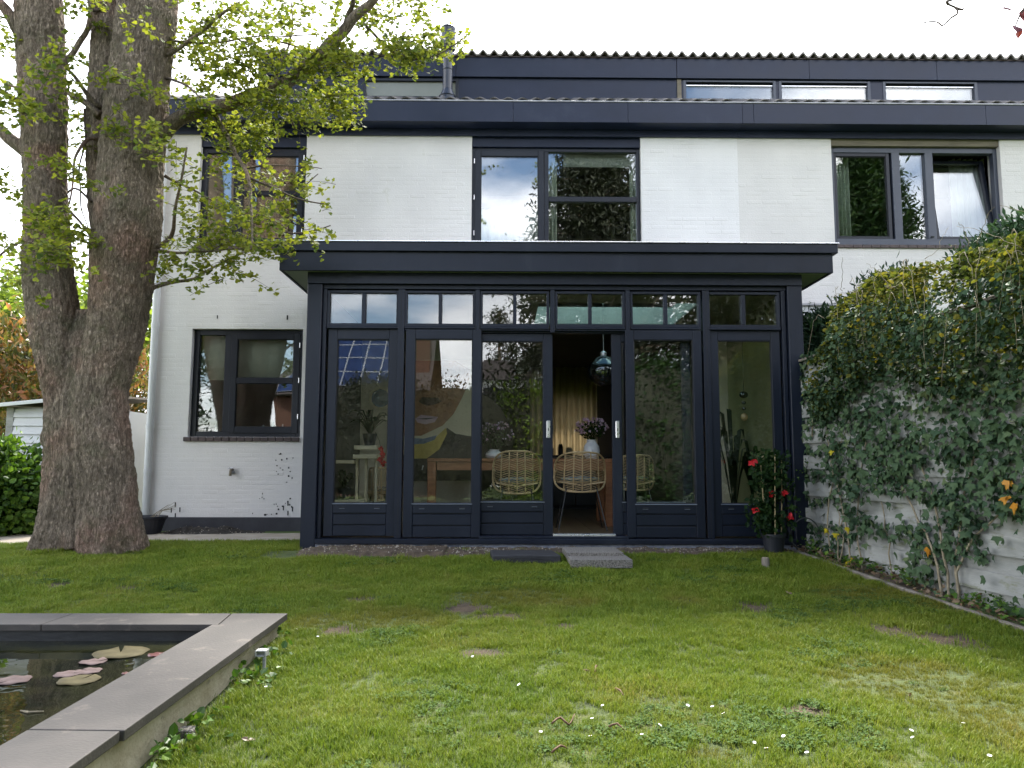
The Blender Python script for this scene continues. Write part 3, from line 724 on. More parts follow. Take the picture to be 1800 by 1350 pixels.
for (a,c,root) in ((xe0,XN-.02,house),(XN+.02,XR,nhouse)):
    big=MB(); k=int((c-a)/tw)
    for r_ in range(4 if root is house else 4):
        yy=YF+.01+r_*.33*math.cos(PITCHR); zz=zroof(yy)+.0
        for i in range(k):
            x=a+i*tw
            if r_==0:
                o=bpy.data.objects.new('roof_tile',lib); C.objects.link(o); o.parent=root; o.location=Vector((x,yy,zz+.012))-OFF[root.name]
                o.rotation_euler=(PITCHR+R.uniform(.0,.02),R.uniform(-.006,.006),0)
            else:
                t=place(pt,(x,yy,zz+.012+R.uniform(-.003,.003)),Matrix.Rotation(PITCHR+.02,3,'X')); big.add(t.v,t.f)
    stuff(obj('roof_slope',big,M['tile_dark'],root))
# slope beyond the dormer, left of it, up to the ridge
b=MB(); b.add([(xe0,YF+1.2,zroof(YF+1.2)-.02),(XR,YF+1.2,zroof(YF+1.2)-.02),(XR,13.0,zroof(13.0)-.02),(xe0,13.0,zroof(13.0)-.02),(XR,15.7,zf1),(xe0,15.7,zf1)],[(0,1,2,3),(3,2,4,5)]); obj('rear_roof',b,M['tile_dark'],house)
b=MB(); b.add([(xe0+.02,YF+.03,zf0+.03),(xe0+.02,15.6,zf0+.03),(xe0+.02,13,zroof(13)-.05)],[(0,1,2)]); obj('gable',b,M['white'],house)
# dormer
zd1=PZ(103,11.2,1200); zdm=PZ(137,11.2,1200); xd0=PX(455,120,YD)
zdb=zroof(YD)-.1
def dormer(x0,x1,root,holes,seams):
    b=MB()
    for a,b_,c,d in wall_cells(x0,x1,zdb,zdm+.05,holes): b.box(a,b_,YD,YD+.06,c,d)
    obj('cladding_panel',b,M['paint_house'],root)
    s=[x0]+seams+[x1]
    for a,c in zip(s[:-1],s[1:]):
        t=MB(); t.box(a+.002,c-.002,YD-.045,YD-.015,zdm,zd1,.003); obj('fascia_panel',t,M['paint_house'],root)
    t=MB(); t.box(x0,x1,YD-.0145,YD-.001,zdm+.01,zdm+.03); obj('dormer_soffit',t,M['paint_house'],root)
    t=MB(); t.box(x0,x1,YD-.06,YD-.01,zd1+.001,zd1+.02,.004); obj('drip_edge',t,M['sillbrick'],root)
D1=(PX(638,155,YD),PX(806,155,YD),PZ(174,YD,720),PZ(133.5,YD,720)); 
W1=rect(1201,1364,139,182,YD); W2=rect(1369,1530,139,182,YD); W3=rect(1552,1718,139,185,YD)
zdmw=zdm
D1=(D1[0],D1[1],D1[2],zdmw-.012)
fx=lambda r:(r[0],r[1],max(zroof(YD)+.015,0),zdmw-.012)
W1,W2,W3=fx(W1),fx(W2),fx(W3)
xs1=PX(1189,150,YD); 
dormer(xd0,xs1-.002,house,[D1],[PX(800,120,YD-.2)])
dormer(xs1+.002,XR,nhouse,[W1,W2,W3],[PX(1430,120,YD-.2),PX(1657,120,YD-.2)])
b=MB(); b.box(xd0-.001,xd0+.06,YD+.06,14.5,zdb,zd1); obj('dormer_cheek',b,M['paint_house'],house)
b=MB(); b.box(xd0+.1,XR-.1,14.4,14.5,zdb,zd1); obj('dormer_rear',b,M['paint_house'],house)
b=MB(); framebox(b,*D1,YD-.01,YD+.07,.045); s_=obj('window',b,M['paint_win'],house); pane('pane',D1[0]+.04,D1[1]-.04,D1[2]+.04,D1[3]-.04,YD+.03,M['frost'],s_)
b=MB(); b.box(xs1+.01,xs1+.075,YD-.012,YD-.001,zdb,zdmw,.003); obj('cladding_strip',b,M['lintel'],nhouse)
for r_ in (W1,W2,W3):
    b=MB(); framebox(b,*r_,YD-.012,YD+.07,.045,.004,.02,.03); s_=obj('window',b,M['paint_grey'],nhouse)
    pane('pane',r_[0]+.04,r_[1]-.04,r_[2]+.015,r_[3]-.07,YD+.03,M['glass_up'],s_)
    b=MB(); b.box(r_[0]+.046,r_[1]-.046,YD+.01,YD+.03,r_[3]-.085,r_[3]-.065,.004); obj('vent_grille',b,M['alu'],s_)
b=MB(); b.box(xs1+.1,XR-.05,YD+.9,YD+.92,zdb,zd1); obj('loft_partition',b,M['walldark'],nhouse)
b=MB(); b.box(xd0+.1,XR-.02,YD+.08,14.4,zdb-.02,zdb); obj('loft_board',b,M['walldark'],house)
# dormer roof tiles: front course as parts
tw2=(PX(1700,95,YD-.10)-PX(819,90,YD-.10))/((1700-819)/19.35)
pt2=pantile(tw2,.42,.066,.028,18,1.35)
lib2=mesh_from('roof_tile',pt2.v,pt2.f); lib2.materials.append(M['tile'])
rp=rad(10)
for (a,c,root) in ((xd0-.03,XN-.02,house),(XN+.0,XR,nhouse)):
    k=int((c-a)/tw2)+1
    if root is nhouse: a=xd0-.03+(int((XN-.02-xd0+.03)/tw2)+1)*tw2; k=int((XR-a)/tw2)
    big=MB()
    for r_ in range(7):
        yy=YD-.10+r_*.36; zz=zd1+.03+r_*.36*math.tan(rp)
        for i in range(k):
            x=a+i*tw2
            if r_==0:
                o=bpy.data.objects.new('roof_tile',lib2); C.objects.link(o); o.parent=root; o.location=Vector((x,yy,zz+R.uniform(-.003,.003)))-OFF[root.name]; o.rotation_euler=(rp,R.uniform(-.012,.012),R.uniform(-.01,.01))
            else:
                t=place(pt2,(x,yy,zz+R.uniform(-.003,.003)),Matrix.Rotation(rp+.03,3,'X')); big.add(t.v,t.f)
    stuff(obj('dormer_roof',big,M['tile'],root))
b=MB(); b.box(xd0,XR,YD-.008,14.5,zd1-.02,zd1+.001); obj('roof_deck',b,M['walldark'],house)
# flue
fy=10.75; fx_=PX(787,130,fy); fz=PZ(178,fy,787); fk=fy/FPX*1.03
flue=MB(); zt=PZ(92,fy,787)
flue.lathe((fx_,fy,0),[(.13,fz-.15),(.13,fz+.02),(.125,fz+.05),(.075,fz+.17),(.073,fz+.18),(.073,zt)],28)
fo=thing('chimney_flue','slim black metal flue with a wider cowl standing on the lower roof','flue',(fx_,fy,fz-.15))
obj('pipe',flue,M['paint_win'],fo,smooth=False); fo.children[0].data.materials[0]=mat('black_enamel',(.018,.021,.032),(.028,.032,.045),3,.22,.05)
b=MB(); zc0,zc1=PZ(88,fy,787),PZ(47,fy,787); b.lathe((fx_,fy,0),[(.078,zc0-.03),(.105,zc0),(.11,zc0+.01),(.11,zc1-.03),(.104,zc1-.02),(.085,zc1)],28); obj('cowl',b,fo.children[0].data.materials[0],fo)
for q,zz in enumerate((zc0+.04,zc1-.04,(zt+fz)/2+.1,fz+.06)):
    b=MB(); r_=.112 if q<2 else (.0755 if q==2 else .128); b.lathe((fx_,fy,0),[(r_,zz-.008),(r_+.003,zz),(r_,zz+.008)],28); obj('clamp_band',b,M['paint_win'],fo)
# downpipe on the left corner
dp=MB(); dx0=PX(273,560,YW-.07)-.0; r_=.047
dp.tube([(dx0,YW-.065,ZW+.02),(dx0,YW-.065,.02)],r_,16); dpo=obj('downpipe',dp,M['pvc'],house)
for py in (573,750,828):
    b=MB(); z=PZ(py,YW,262); b.tube([(dx0,YW-.065,z-.03),(dx0,YW-.065,z+.03)],r_+.006,16); obj('pipe_socket',b,M['pvc'],dpo)
    b=MB(); b.box(dx0-.012,dx0+.012,YW-.03,YW-.006,z-.06,z-.035); obj('pipe_bracket',b,M['alu'],dpo)
# outside tap
p=P(408,830,YW-.02); t_=thing('garden_tap','small brass outdoor tap on the white wall below the window','tap',(p.x,YW,p.z))
b=MB(); b.lathe((p.x,YW-.02,p.z-.02),[(.03,0),(.034,.01),(.034,.03),(.028,.04)],14); obj('wall_plate',b,M['gutteredge'],t_)
b=MB(); b.tube([(p.x,YW,p.z+.03),(p.x,YW-.07,p.z+.03),(p.x,YW-.09,p.z+.01),(p.x,YW-.09,p.z-.05)],[.018,.018,.016,.018],10); obj('spout',b,mat('old_brass',(.16,.13,.09),(.24,.2,.15),20,.45,metal=.6),t_)
b=MB(); b.tube([(p.x-.05,YW-.05,p.z+.055),(p.x+.03,YW-.05,p.z+.055)],.009,8); b.tube([(p.x,YW-.05,p.z+.03),(p.x,YW-.05,p.z+.055)],.008,8); obj('handle',b,M['alu'],t_)
# neighbour's extension edge, seen between the roofs
p0,p1=P(1404,533,9.9),P(1640,560,9.9)
ext=thing('neighbour_extension','pale grey flat roof edge of the extension next door, above the conifer','extension',(p0.x,9.9,0))
b=MB(); b.box(p0.x,p1.x,9.9,YW-.01,p0.z-.03,p0.z,.004); obj('roof_trim',b,M['gutteredge'],ext)
b=MB(); b.box(p0.x,p1.x,9.93,YW-.01,p0.z-.14,p0.z-.032,.003); obj('roof_edge',b,M['pvc'],ext)
b=MB(); b.box(p0.x,p1.x,9.91,YW-.01,p1.z,p0.z-.145,.003); obj('fascia_board',b,M['cream'],ext)
b=MB(); b.box(p0.x,p1.x,9.97,YW-.01,0,p1.z-.002); obj('wall',b,M['paint_grey'],ext)
# ================================================================= GARDEN ROOM
M['ceilmid']=mat('grey_ceiling',(.28,.28,.27),None,2,.8)  # grey puts the shadow under the garden room roof into the ceiling colour
gr=thing('garden_room','dark anthracite glazed garden room with flat overhanging roof and open sliding doors','garden room',((PX(540,700,YC)+PX(1410,700,YC))/2,YC,0))
A=M['paint']
YP=YC-.07      # face of the posts
xl,xr=PX(540.3,515,YP),PX(1409.7,515,YP)
zb=PZ(957,YC,900)                       # bottom of the sill
zh0,zh1=PZ(500,YP,900),PZ(479.5,YP,900) # header beam
def part(name,x0,x1,y0,y1,z0,z1,m=None,c=.003,parent=None,label=None):
    b=MB(); b.box(x0,x1,y0,y1,z0,z1,c); return obj(name,b,m or A,parent or gr,label=label)
xpl,xpr=PX(566,515,YP),PX(1384,515,YP)
zsill=PZ(957,YC-.1,900)
part('post',xl,xpl,YP,YP+.16,-.06,zh0-.002,c=.006); part('post',xpr,xr,YP,YP+.16,-.06,zh0-.002,c=.006)
part('header_beam',xl,xr,YP-.012,YP+.16,zh0,zh1+.04)
# side walls
for x0,x1 in ((xl,xl+.16),(xr-.16,xr)):
    part('side_wall',x0,x1,YP+.161,YW-.01,-.06,zh1+.04)
# frame round the glazing
zft=zh0-.002; zt1,zt0=PZ(516.5,YC,900),PZ(569.5,YC,900)   # transom glass
zd_top=PZ(577,YC,900)
part('head_rail',xpl+.002,xpr-.002,YC-.03,YC+.1,PZ(510,YC,900),zft)
part('sill_rail',xpl+.002,xpr-.002,YC-.10,YC+.12,zsill,PZ(948,YC-.1,900),c=.006)
part('sill_rail',PX(842,950,YC)+0,PX(1104,950,YC),YC-.085,YC+.12,PZ(948,YC-.1,900)+.001,PZ(943,YC-.08,900),c=.004)
part('concrete_base',xl+.05,xr-.05,YC-.06,YC+.3,-.12,zsill-.001,M['concrete'],0)
zr=PZ(510,YC,900)-.001
mull=[(569,575),(700,712),(835.5,843.5),(967,975),(1099,1107),(1234,1246),(1372,1379)]
for i,(a,c) in enumerate(mull):
    wide=i in(0,1,5,6)
    part('mullion',PX(a,540,YC),PX(c,540,YC),YC-.025,YC+.09,PZ(948,YC-.1,900)+.002 if wide else zd_top-.05,zr)
    if i in (1,5):
        xc=(PX(a,540,YC)+PX(c,540,YC))/2
        part('groove',xc-.003,xc+.003,YC-.0262,YC-.02,zb+.03,zr,M['groove'],0)
# transom lights
tl=[((580,636),(643,697)),((716,771),(777,831)),((848.5,902),(908,961)),((980,1034),(1040,1094)),((1112,1166.5),(1173,1227)),((1247,1303),(1310,1366))]
for (a,b_),(c,d) in tl:
    x0,x1=PX(a,543,YC)-.028,PX(d,543,YC)+.028
    b=MB(); framebox(b,x0,x1,zt0-.035,zt1+.03,YC-.012,YC+.06,.028,.003,.035,.03); xm0,xm1=PX(b_,543,YC),PX(c,543,YC)
    b.box(xm0,xm1,YC-.010,YC+.058,zt0,zt1,.004)
    s_=obj('transom_window',b,A,gr)
    pane('pane',PX(a,543,YC)-.003,xm0+.003,zt0-.003,zt1+.003,YC+.02,M['glass'],s_); pane('pane',xm1-.003,PX(d,543,YC)+.003,zt0-.003,zt1+.003,YC+.02,M['glass'],s_)
    b=MB(); b.box(x0+.004,x1-.004,YC-.035,YC-.013,zt0-.062,zt0-.037,.005); obj('drip_rail',b,A,s_)
part('transom_rail',PX(712,575,YC)+.001,PX(1234,575,YC)-.001,YC-.02,YC+.11,zd_top-.03,zt0-.064)
for a,c in ((575,700),(1246,1372)): part('transom_rail',PX(a,575,YC)+.001,PX(c,575,YC)-.001,YC-.008,YC+.09,zd_top+.015,zt0-.064)
# doors
def door(name,x0,x1,z0,z1,gx0,gx1,gz0,gz1,y,lab=None,handle=None,slots=(.1,.1)):
    b=MB(); d=.058
    b.box(x0,gx0,y,y+d,z0,z1,.003); b.box(gx1,x1,y,y+d,z0,z1,.003)
    b.box(gx0+.0015,gx1-.0015,y+.001,y+d-.001,gz1,z1,.003)
    zl=gz0-.105; b.box(gx0+.0015,gx1-.0015,y+.001,y+d-.001,zl,gz0,.003)
    o=obj(name,b,A,gr,label=lab)
    # bottom boards
    h=(zl-z0)/2
    for i in range(2):
        t=MB(); t.box(gx0+.0015,gx1-.0015,y+.004,y+d-.004,z0+i*h,z0+(i+1)*h-.012,.006); obj('bottom_board',t,A,o)
    t=MB(); t.box(gx0,gx1,y+.02,y+d-.02,z0,zl); obj('bottom_board_core',t,M['groove'],o)
    pane('pane',gx0-.004,gx1+.004,gz0-.004,gz1+.004,y+.026,M['glass'],o)
    t=MB(); t.box(gx0-.01,gx1+.01,y-.006,y+.003,gz0-.012,gz0-.001,.003); obj('glazing_bead',t,mat_bead,o)
    t=MB(); framebox(t,gx0-.001,gx1+.001,gz0-.001,gz1+.001,y+.01,y+.026,.010,.001); obj('glazing_seal',t,M['groove'],o)
    if slots:
        for xx in (gx0+slots[0],gx1-slots[1]):
            t=MB(); t.box(xx-.03,xx+.03,y-.004,y+.0005,gz0-.055,gz0-.04,.004); obj('weep_slot',t,M['groove'],o)
            t=MB(); t.box(xx-.03,xx+.03,y-.007,y-.0045,gz0-.059,gz0-.0545,.001); obj('weep_cover',t,mat_bead,o)
    if handle:
        t=MB(); t.box(handle-.022,handle+.022,y-.016,y-.001,PZ(770,y,900),PZ(739,y,900),.008); h_=obj('handle',t,M['alu'],o)
        t=MB(); t.box(handle-.004,handle+.004,y-.018,y-.015,PZ(757,y,900),PZ(752.5,y,900),.001); obj('keyhole',t,M['groove'],h_)
    return o
mat_bead=mat('aluminium_bead',(.16,.18,.22),(.22,.25,.30),3,.35,metal=.5)
zdb=PZ(944.5,YC,900); zg1=PZ(597,YC,900); zg0=PZ(885,YC,900)
X=lambda a,y=YC:PX(a,600,y)
door('door',X(577),X(699.5),zdb+.01,PZ(577,YC,900)+.012,X(592.5),X(684.5),zg0,zg1,YC+.005,'fixed glazed panel, leftmost')
door('door',X(714),X(846),zdb,PZ(582,YC,900)+.012,X(730),X(831),zg0,zg1,YC-.03,'fixed glazed panel left of the opening')
zs0=PZ(943,YC,900)+.012
door('sliding_door',X(832,YC+.06),X(971,YC+.06),zs0,PZ(587,YC+.06,900),X(847,YC+.06),X(955,YC+.06),PZ(881.5,YC+.06,900),PZ(600,YC+.06,900),YC+.05,'left sliding leaf with metal handle',X(963.5,YC+.06))
door('sliding_door',X(1074.5,YC+.06),X(1212,YC+.06),zs0,PZ(587,YC+.06,900),X(1091,YC+.06),X(1197,YC+.06),PZ(881.5,YC+.06,900),PZ(600,YC+.06,900),YC+.05,'right sliding leaf, slid behind the fixed panel',X(1083.5,YC+.06))
door('door',X(1098.5),X(1231.5),zdb,PZ(582,YC,900)+.012,X(1113),X(1216.5),zg0,zg1,YC-.03,'fixed glazed panel right of the opening')
door('door',X(1247.5),X(1371),zdb+.01,PZ(577,YC,900)+.012,X(1261.5),X(1355.5),zg0,zg1,YC+.005,'fixed glazed panel, rightmost')
part('sliding_track',X(832),X(1234),YC+.03,YC+.11,PZ(587,YC+.06,900)+.004,zd_top-.031)
part('threshold',PX(972,940,YC),PX(1082,940,YC),YC-.02,YC+.09,PZ(943,YC,900)+.002,PZ(939,YC,900)+.004,M['alu'])
# flat roof: soffit, two-step fascia, pale edge
YFa=YC-.20; xfl,xfr=PX(490.7,476,YFa),PX(1464.8,477,YFa)
zfb,zfm,zft_=PZ(477,YFa,900),PZ(444,YFa,900),PZ(428,YFa,900)
part('fascia',xfl,xfr,YFa,YFa+.03,zfb,zfm,c=.003)
part('fascia',xfl,xfl+.03,YFa+.031,YW-.008,zfb,zfm,c=.003); part('fascia',xfr-.03,xfr,YFa+.031,YW-.008,zfb,zfm,c=.003)
u0,u1=PX(483,435,YFa-.04),PX(1473,432,YFa-.04)
part('roof_trim',u0,u1,YFa-.04,YFa+.04,zfm+.002,zft_,c=.004); part('roof_trim',u0,u0+.06,YFa+.041,YW-.008,zfm+.002,zft_); part('roof_trim',u1-.06,u1,YFa+.041,YW-.008,zfm+.002,zft_)
part('shadow_gap',xfl+.01,xfr-.01,YFa+.002,YFa+.04,zfm-.004,zfm+.003,M['groove'],0)
part('metal_edge',u0-.012,u1+.012,YFa-.055,YFa+.06,zft_+.001,zft_+.014,M['alu'],.003)
part('soffit',xfl+.03,xfr-.03,YFa+.031,YP-.013,zfb+.012,zfb+.03,M['soffit'],0)
part('soffit',xfl+.03,xl-.002,YP-.012,YW-.01,zfb+.012,zfb+.03,M['soffit'],0); part('soffit',xr+.002,xfr-.03,YP-.012,YW-.01,zfb+.012,zfb+.03,M['soffit'],0)
# roof deck round a rooflight
rx0,rx1,ry0,ry1=.40,2.30,8.87,10.3
for (a,b_,c,d) in ((xfl+.04,xfr-.04,YFa+.05,ry0),(xfl+.04,xfr-.04,ry1,YW),(xfl+.04,rx0,ry0+.001,ry1-.001),(rx1,xfr-.04,ry0+.001,ry1-.001)):
    part('roof_deck',a,b_,c,d,zfb+.07,zft_-.005,M['ceil'],0)
ZC=2.80
for (a,b_,c,d) in ((xl+.165,xr-.165,YC+.11,ry0),(xl+.165,xr-.165,ry1,YW-.035),(xl+.165,rx0,ry0+.001,ry1-.001),(rx1,xr-.165,ry0+.001,ry1-.001)):
    part('ceiling_board',a,b_,c,d,ZC,ZC+.02,M['ceilmid'],0)
for (a,b_,c,d) in ((rx0-.015,rx0,ry0,ry1),(rx1,rx1+.015,ry0,ry1),(rx0,rx1,ry0-.015,ry0),(rx0,rx1,ry1,ry1+.015)):
    part('rooflight_lining',a,b_,c,d,ZC+.021,zft_-.006,M['ceil'],0)
part('rooflight_glass',rx0-.03,rx1+.03,ry0-.03,ry1+.03,zft_+.02,zft_+.045,glassmat('rooflight_glass',1.6,(.75,.92,.86)),0)
for (a,b_,c,d) in ((rx0-.06,rx1+.06,ry0-.06,ry0-.031),(rx0-.06,rx1+.06,ry1+.031,ry1+.06),(rx0-.06,rx0-.031,ry0-.03,ry1+.03),(rx1+.031,rx1+.06,ry0-.03,ry1+.03)):
    part('rooflight_kerb',a,b_,c,d,zft_-.004,zft_+.05,M['alu'],0)
# floor boards
b=MB(); zfl=.115
pl=[]
xs=np.arange(xl+.17,xr-.17,.19)
k=0
for x in xs:
    t=MB(); t.box(x+.0015,x+.1885,YC+.125,11.6,zfl-.02,zfl,.002); o=obj('floor_plank',t,M['floorwood'],gr); k+=1
part('subfloor',xl+.16,xr-.16,YC+.12,YW,-.05,zfl-.021,M['black'],0)
fl=MB(); fl.box(XL+.29,XN-.1,11.601,15.39,-.05,zfl-.001); obj('floor',fl,M['floorwood'],house)
fl=MB(); fl.box(XL+.29,xl,YW+.3,11.6,-.05,zfl-.001); fl.box(xr-.1,XN-.1,YW+.3,11.6,-.05,zfl-.001); obj('floor',fl,M['floorwood'],house)
# inner lining
wl=MB()
for a,b_,c,d in wall_cells(xl+.16,xr-.16,zfl,ZC-.002,[ROOM]): wl.box(a,b_,YW-.03,YW+.004,c,d)
obj('inner_wall',wl,M['wallin'],gr)
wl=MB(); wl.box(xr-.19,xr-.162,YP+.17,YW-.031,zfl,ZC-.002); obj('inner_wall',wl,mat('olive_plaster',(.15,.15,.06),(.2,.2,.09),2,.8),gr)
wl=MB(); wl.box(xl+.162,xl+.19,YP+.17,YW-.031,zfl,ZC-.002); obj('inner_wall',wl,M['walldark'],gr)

# ================================================================= INSIDE
# long warm curtain over the rear window
def curtain(name,x0,x1,z0,z1,y,m,amp=.035,waves=10,label='',cat='curtain',base=None,taper=0,group=None):
    n=waves*10; b=MB()
    for i in range(n+1):
        u=i/n; x=x0+(x1-x0)*u; yy=y+amp*math.sin(u*waves*6.283)+amp*.4*math.sin(u*waves*2.7+1)
        for k,z in enumerate((z0,z0+(z1-z0)*.5,z1)):
            b.v.append((x+(taper*(1-k/2)*u),yy,z))
    for i in range(n):
        for k in range(2): a=i*3+k; b.f.append((a,a+3,a+4,a+1))
    o=obj(name,b,m,None,base=((x0+x1)/2,y,z0),smooth=True)
    md=o.modifiers.new('thick','SOLIDIFY'); md.thickness=.004
    return tag(o,label,cat,group)
p0=P(950,650,14.9); p1=P(1080,650,14.9)
curtain('curtain',p0.x-.2,p1.x-.35,.14,PZ(628,14.9,1000),14.9,M['curtain'],.05,11,'warm beige full-length curtain at the back of the room')
t_=thing('sideboard','low black sideboard along the back of the dining room','sideboard',(PX(1010,800,13.8),13.8,zfl))
z1_=PZ(800,13.8); x0_,x1_=PX(900,800,13.8),PX(1120,800,13.8)
b=MB(); b.box(x0_,x1_,13.6,14.1,z1_-.04,z1_,.006); obj('top',b,M['black'],t_)
for i in range(4):
    b=MB(); w_=(x1_-x0_)/4; b.box(x0_+i*w_+.006,x0_+(i+1)*w_-.006,13.62,14.08,zfl+.06,z1_-.045,.006); obj('drawer',b,M['black'],t_)
b=MB(); b.box(x0_+.05,x1_-.05,13.7,14.0,zfl,zfl+.06); obj('base',b,M['black'],t_)
for i,(px,h,r_) in enumerate(((968,.16,.05),(985,.2,.045),(1000,.14,.06))):
    b=MB(); x=PX(px,795,13.8); b.lathe((x,13.75,z1_),[(r_*.8,0),(r_,.02),(r_,h*.7),(r_*.6,h),(r_*.5,h)],14)
    tag(obj('jar',b,M['cream_wood'] if i!=1 else M['blackpot'],base=(x,13.75,z1_),smooth=False),['pale squat jar at the left end of the sideboard ornaments','tall dark bottle between two pale jars on the sideboard','wide pale pot beside the dark bottle on the sideboard'][i],'jar')
# dining table
ty0,ty1=9.75,10.75; tx0,tx1=PX(751,800,ty0),PX(1078,800,ty0); tz=PZ(806,ty0,900)
tb=thing('dining_table','long reddish wooden dining table behind the glass doors','table',((tx0+tx1)/2,(ty0+ty1)/2,zfl))
for i in range(5):
    b=MB(); h=(ty1-ty0)/5; b.box(tx0,tx1,ty0+i*h+.001,ty0+(i+1)*h-.001,tz-.04,tz,.003); obj('top_board',b,M['wood'],tb)
for (x,y_) in ((tx0,ty0),(tx1-.11,ty0),(tx0,ty1-.11),(tx1-.11,ty1-.11)):
    b=MB(); b.box(x+.003,x+.113,y_+.004,y_+.11,zfl,tz-.041,.006); obj('leg',b,M['wood'],tb)
b=MB(); b.box(tx0+.12,tx1-.12,ty0+.03,ty0+.055,tz-.15,tz-.041,.003); obj('apron',b,M['wood'],tb)
b=MB(); b.box(tx0+.12,tx1-.12,ty1-.055,ty1-.03,tz-.15,tz-.041,.003); obj('apron',b,M['wood'],tb)
b=MB(); b.box(tx0+.02,tx0+.045,ty0+.12,ty1-.12,tz-.15,tz-.041,.003); obj('apron',b,M['wood'],tb)
# wicker chairs
def chair(px0,px1,py0,py1,y,label,face=1,name='rattan_chair'):
    pc_=P((px0+px1)/2,(py0+py1)/2,y); wx=(PX(px1,py0,y)-PX(px0,py0,y))/2; hz=(PZ(py0,y)-PZ(py1,y))/2; cz=pc_.z; cx_=pc_.x
    t=thing(name,label,'chair',(cx_,y+.2*face,zfl),'rattan chairs round the dining table')
    def S_(u,v):   # shell point; u,v in -1..1 ; wraps round the sitter
        return Vector((cx_+wx*u*(1-.04*v), y+face*(.33*abs(u)**2.6+.04*(1-v)*.5-.02*v), cz+hz*v))
    rim=[]
    for i in range(49):
        a=6.2832*i/48; cu,su=math.cos(a),math.sin(a); e=2/3.4
        u=math.copysign(abs(cu)**e,cu); v=math.copysign(abs(su)**e,su); rim.append((u,v))
    b=MB(); b.tube([S_(*q) for q in rim],.0125,8,False); obj('rim',b,M['rattan'],t,smooth=True)
    def vmax(u): return (1-abs(u)**3.4)**(1/3.4)
    us=[-.66,-.33,0,.33,.66]
    for u in us:
        vm=vmax(u); b=MB(); b.tube([S_(u,-vm+2*vm*k/8) for k in range(9)],.008,6); obj('rib',b,M['rattan'],t,smooth=True)
    b=MB(); cols=[-.98]+us+[.98]
    for i in range(6):
        ua,ub=cols[i],cols[i+1]; sl=.05*(1 if i%2==0 else -1)
        v=-.97
        while v<.97:
            va,vb=v-sl,v+sl
            ma,mb_=vmax(min(.97,abs(ua))),vmax(min(.97,abs(ub)))
            if abs(va)<ma+.02 and abs(vb)<mb_+.02: b.tube([S_(ua,va),S_((ua+ub)/2,(va+vb)/2),S_(ub,vb)],.0042,5)
            v+=.085
    stuff(obj('woven_slats',b,M['rattan'],t))
    # seat shell and cushion
    zs=cz-hz*.55; b=MB()
    for k in range(12):
        yy=y+face*(.05+.034*k); b.tube([(cx_-wx*.85,yy,zs+.01),(cx_,yy,zs-.03),(cx_+wx*.85,yy,zs+.01)],.006,5)
    b.tube([(cx_-wx*.93,y+face*.30,cz+hz*.1),(cx_-wx*.98,y+face*.42,cz-hz*.2),(cx_-wx*.85,y+face*.47,zs),(cx_+wx*.85,y+face*.47,zs),(cx_+wx*.98,y+face*.42,cz-hz*.2),(cx_+wx*.93,y+face*.30,cz+hz*.1)],.012,7)
    obj('seat',b,M['rattan'],t)
    b=MB(); b.sphere((cx_,y+face*.24,zs+.045),.2,16,8,(wx*4.2/1.0*.95,.95,.17)); obj('cushion',b,M['cushion'],t,smooth=True)
    for sx in (-1,1):
        for sy in (0,1):
            b=MB(); b.tube([(cx_+sx*wx*.55,y+face*(.14+.2*sy),zs-.02),(cx_+sx*wx*.92,y+face*(.0+.46*sy),zfl)],.0085,7); obj('leg',b,M['black'],t)
    for sy in (0,1):
        b=MB(); b.tube([(cx_-wx*.56,y+face*(.14+.2*sy),zs-.022),(cx_+wx*.56,y+face*(.14+.2*sy),zs-.022)],.0075,7); obj('crossbar',b,M['black'],t)
    return t
def stripes():
    m,t,b=newmat('striped_cushion'); tcn=node(t,'ShaderNodeTexCoord'); w_=node(t,'ShaderNodeTexWave'); w_.inputs['Scale'].default_value=9; w_.bands_direction='Z'
    t.links.new(tcn.outputs['Object'],w_.inputs['Vector']); r=ramp(t,w_.outputs[0],[(.3,(.03,.14,.26)),(.6,(.35,.42,.38))]); t.links.new(r.outputs[0],b.inputs['Base Color']); b.inputs['Roughness'].default_value=.9; return m
M['cushion']=stripes()
chair(866,952,793,868,9.2,'rattan chair seen through the left sliding leaf')
chair(978,1070,795,865,9.15,'rattan chair with blue striped cushion in the open doorway')
chair(1085,1158,800,862,9.45,'rattan chair seen through the glass right of the doorway')
c4=chair(640,684,822,880,9.6,'rattan chair half seen through the leftmost glass panel')
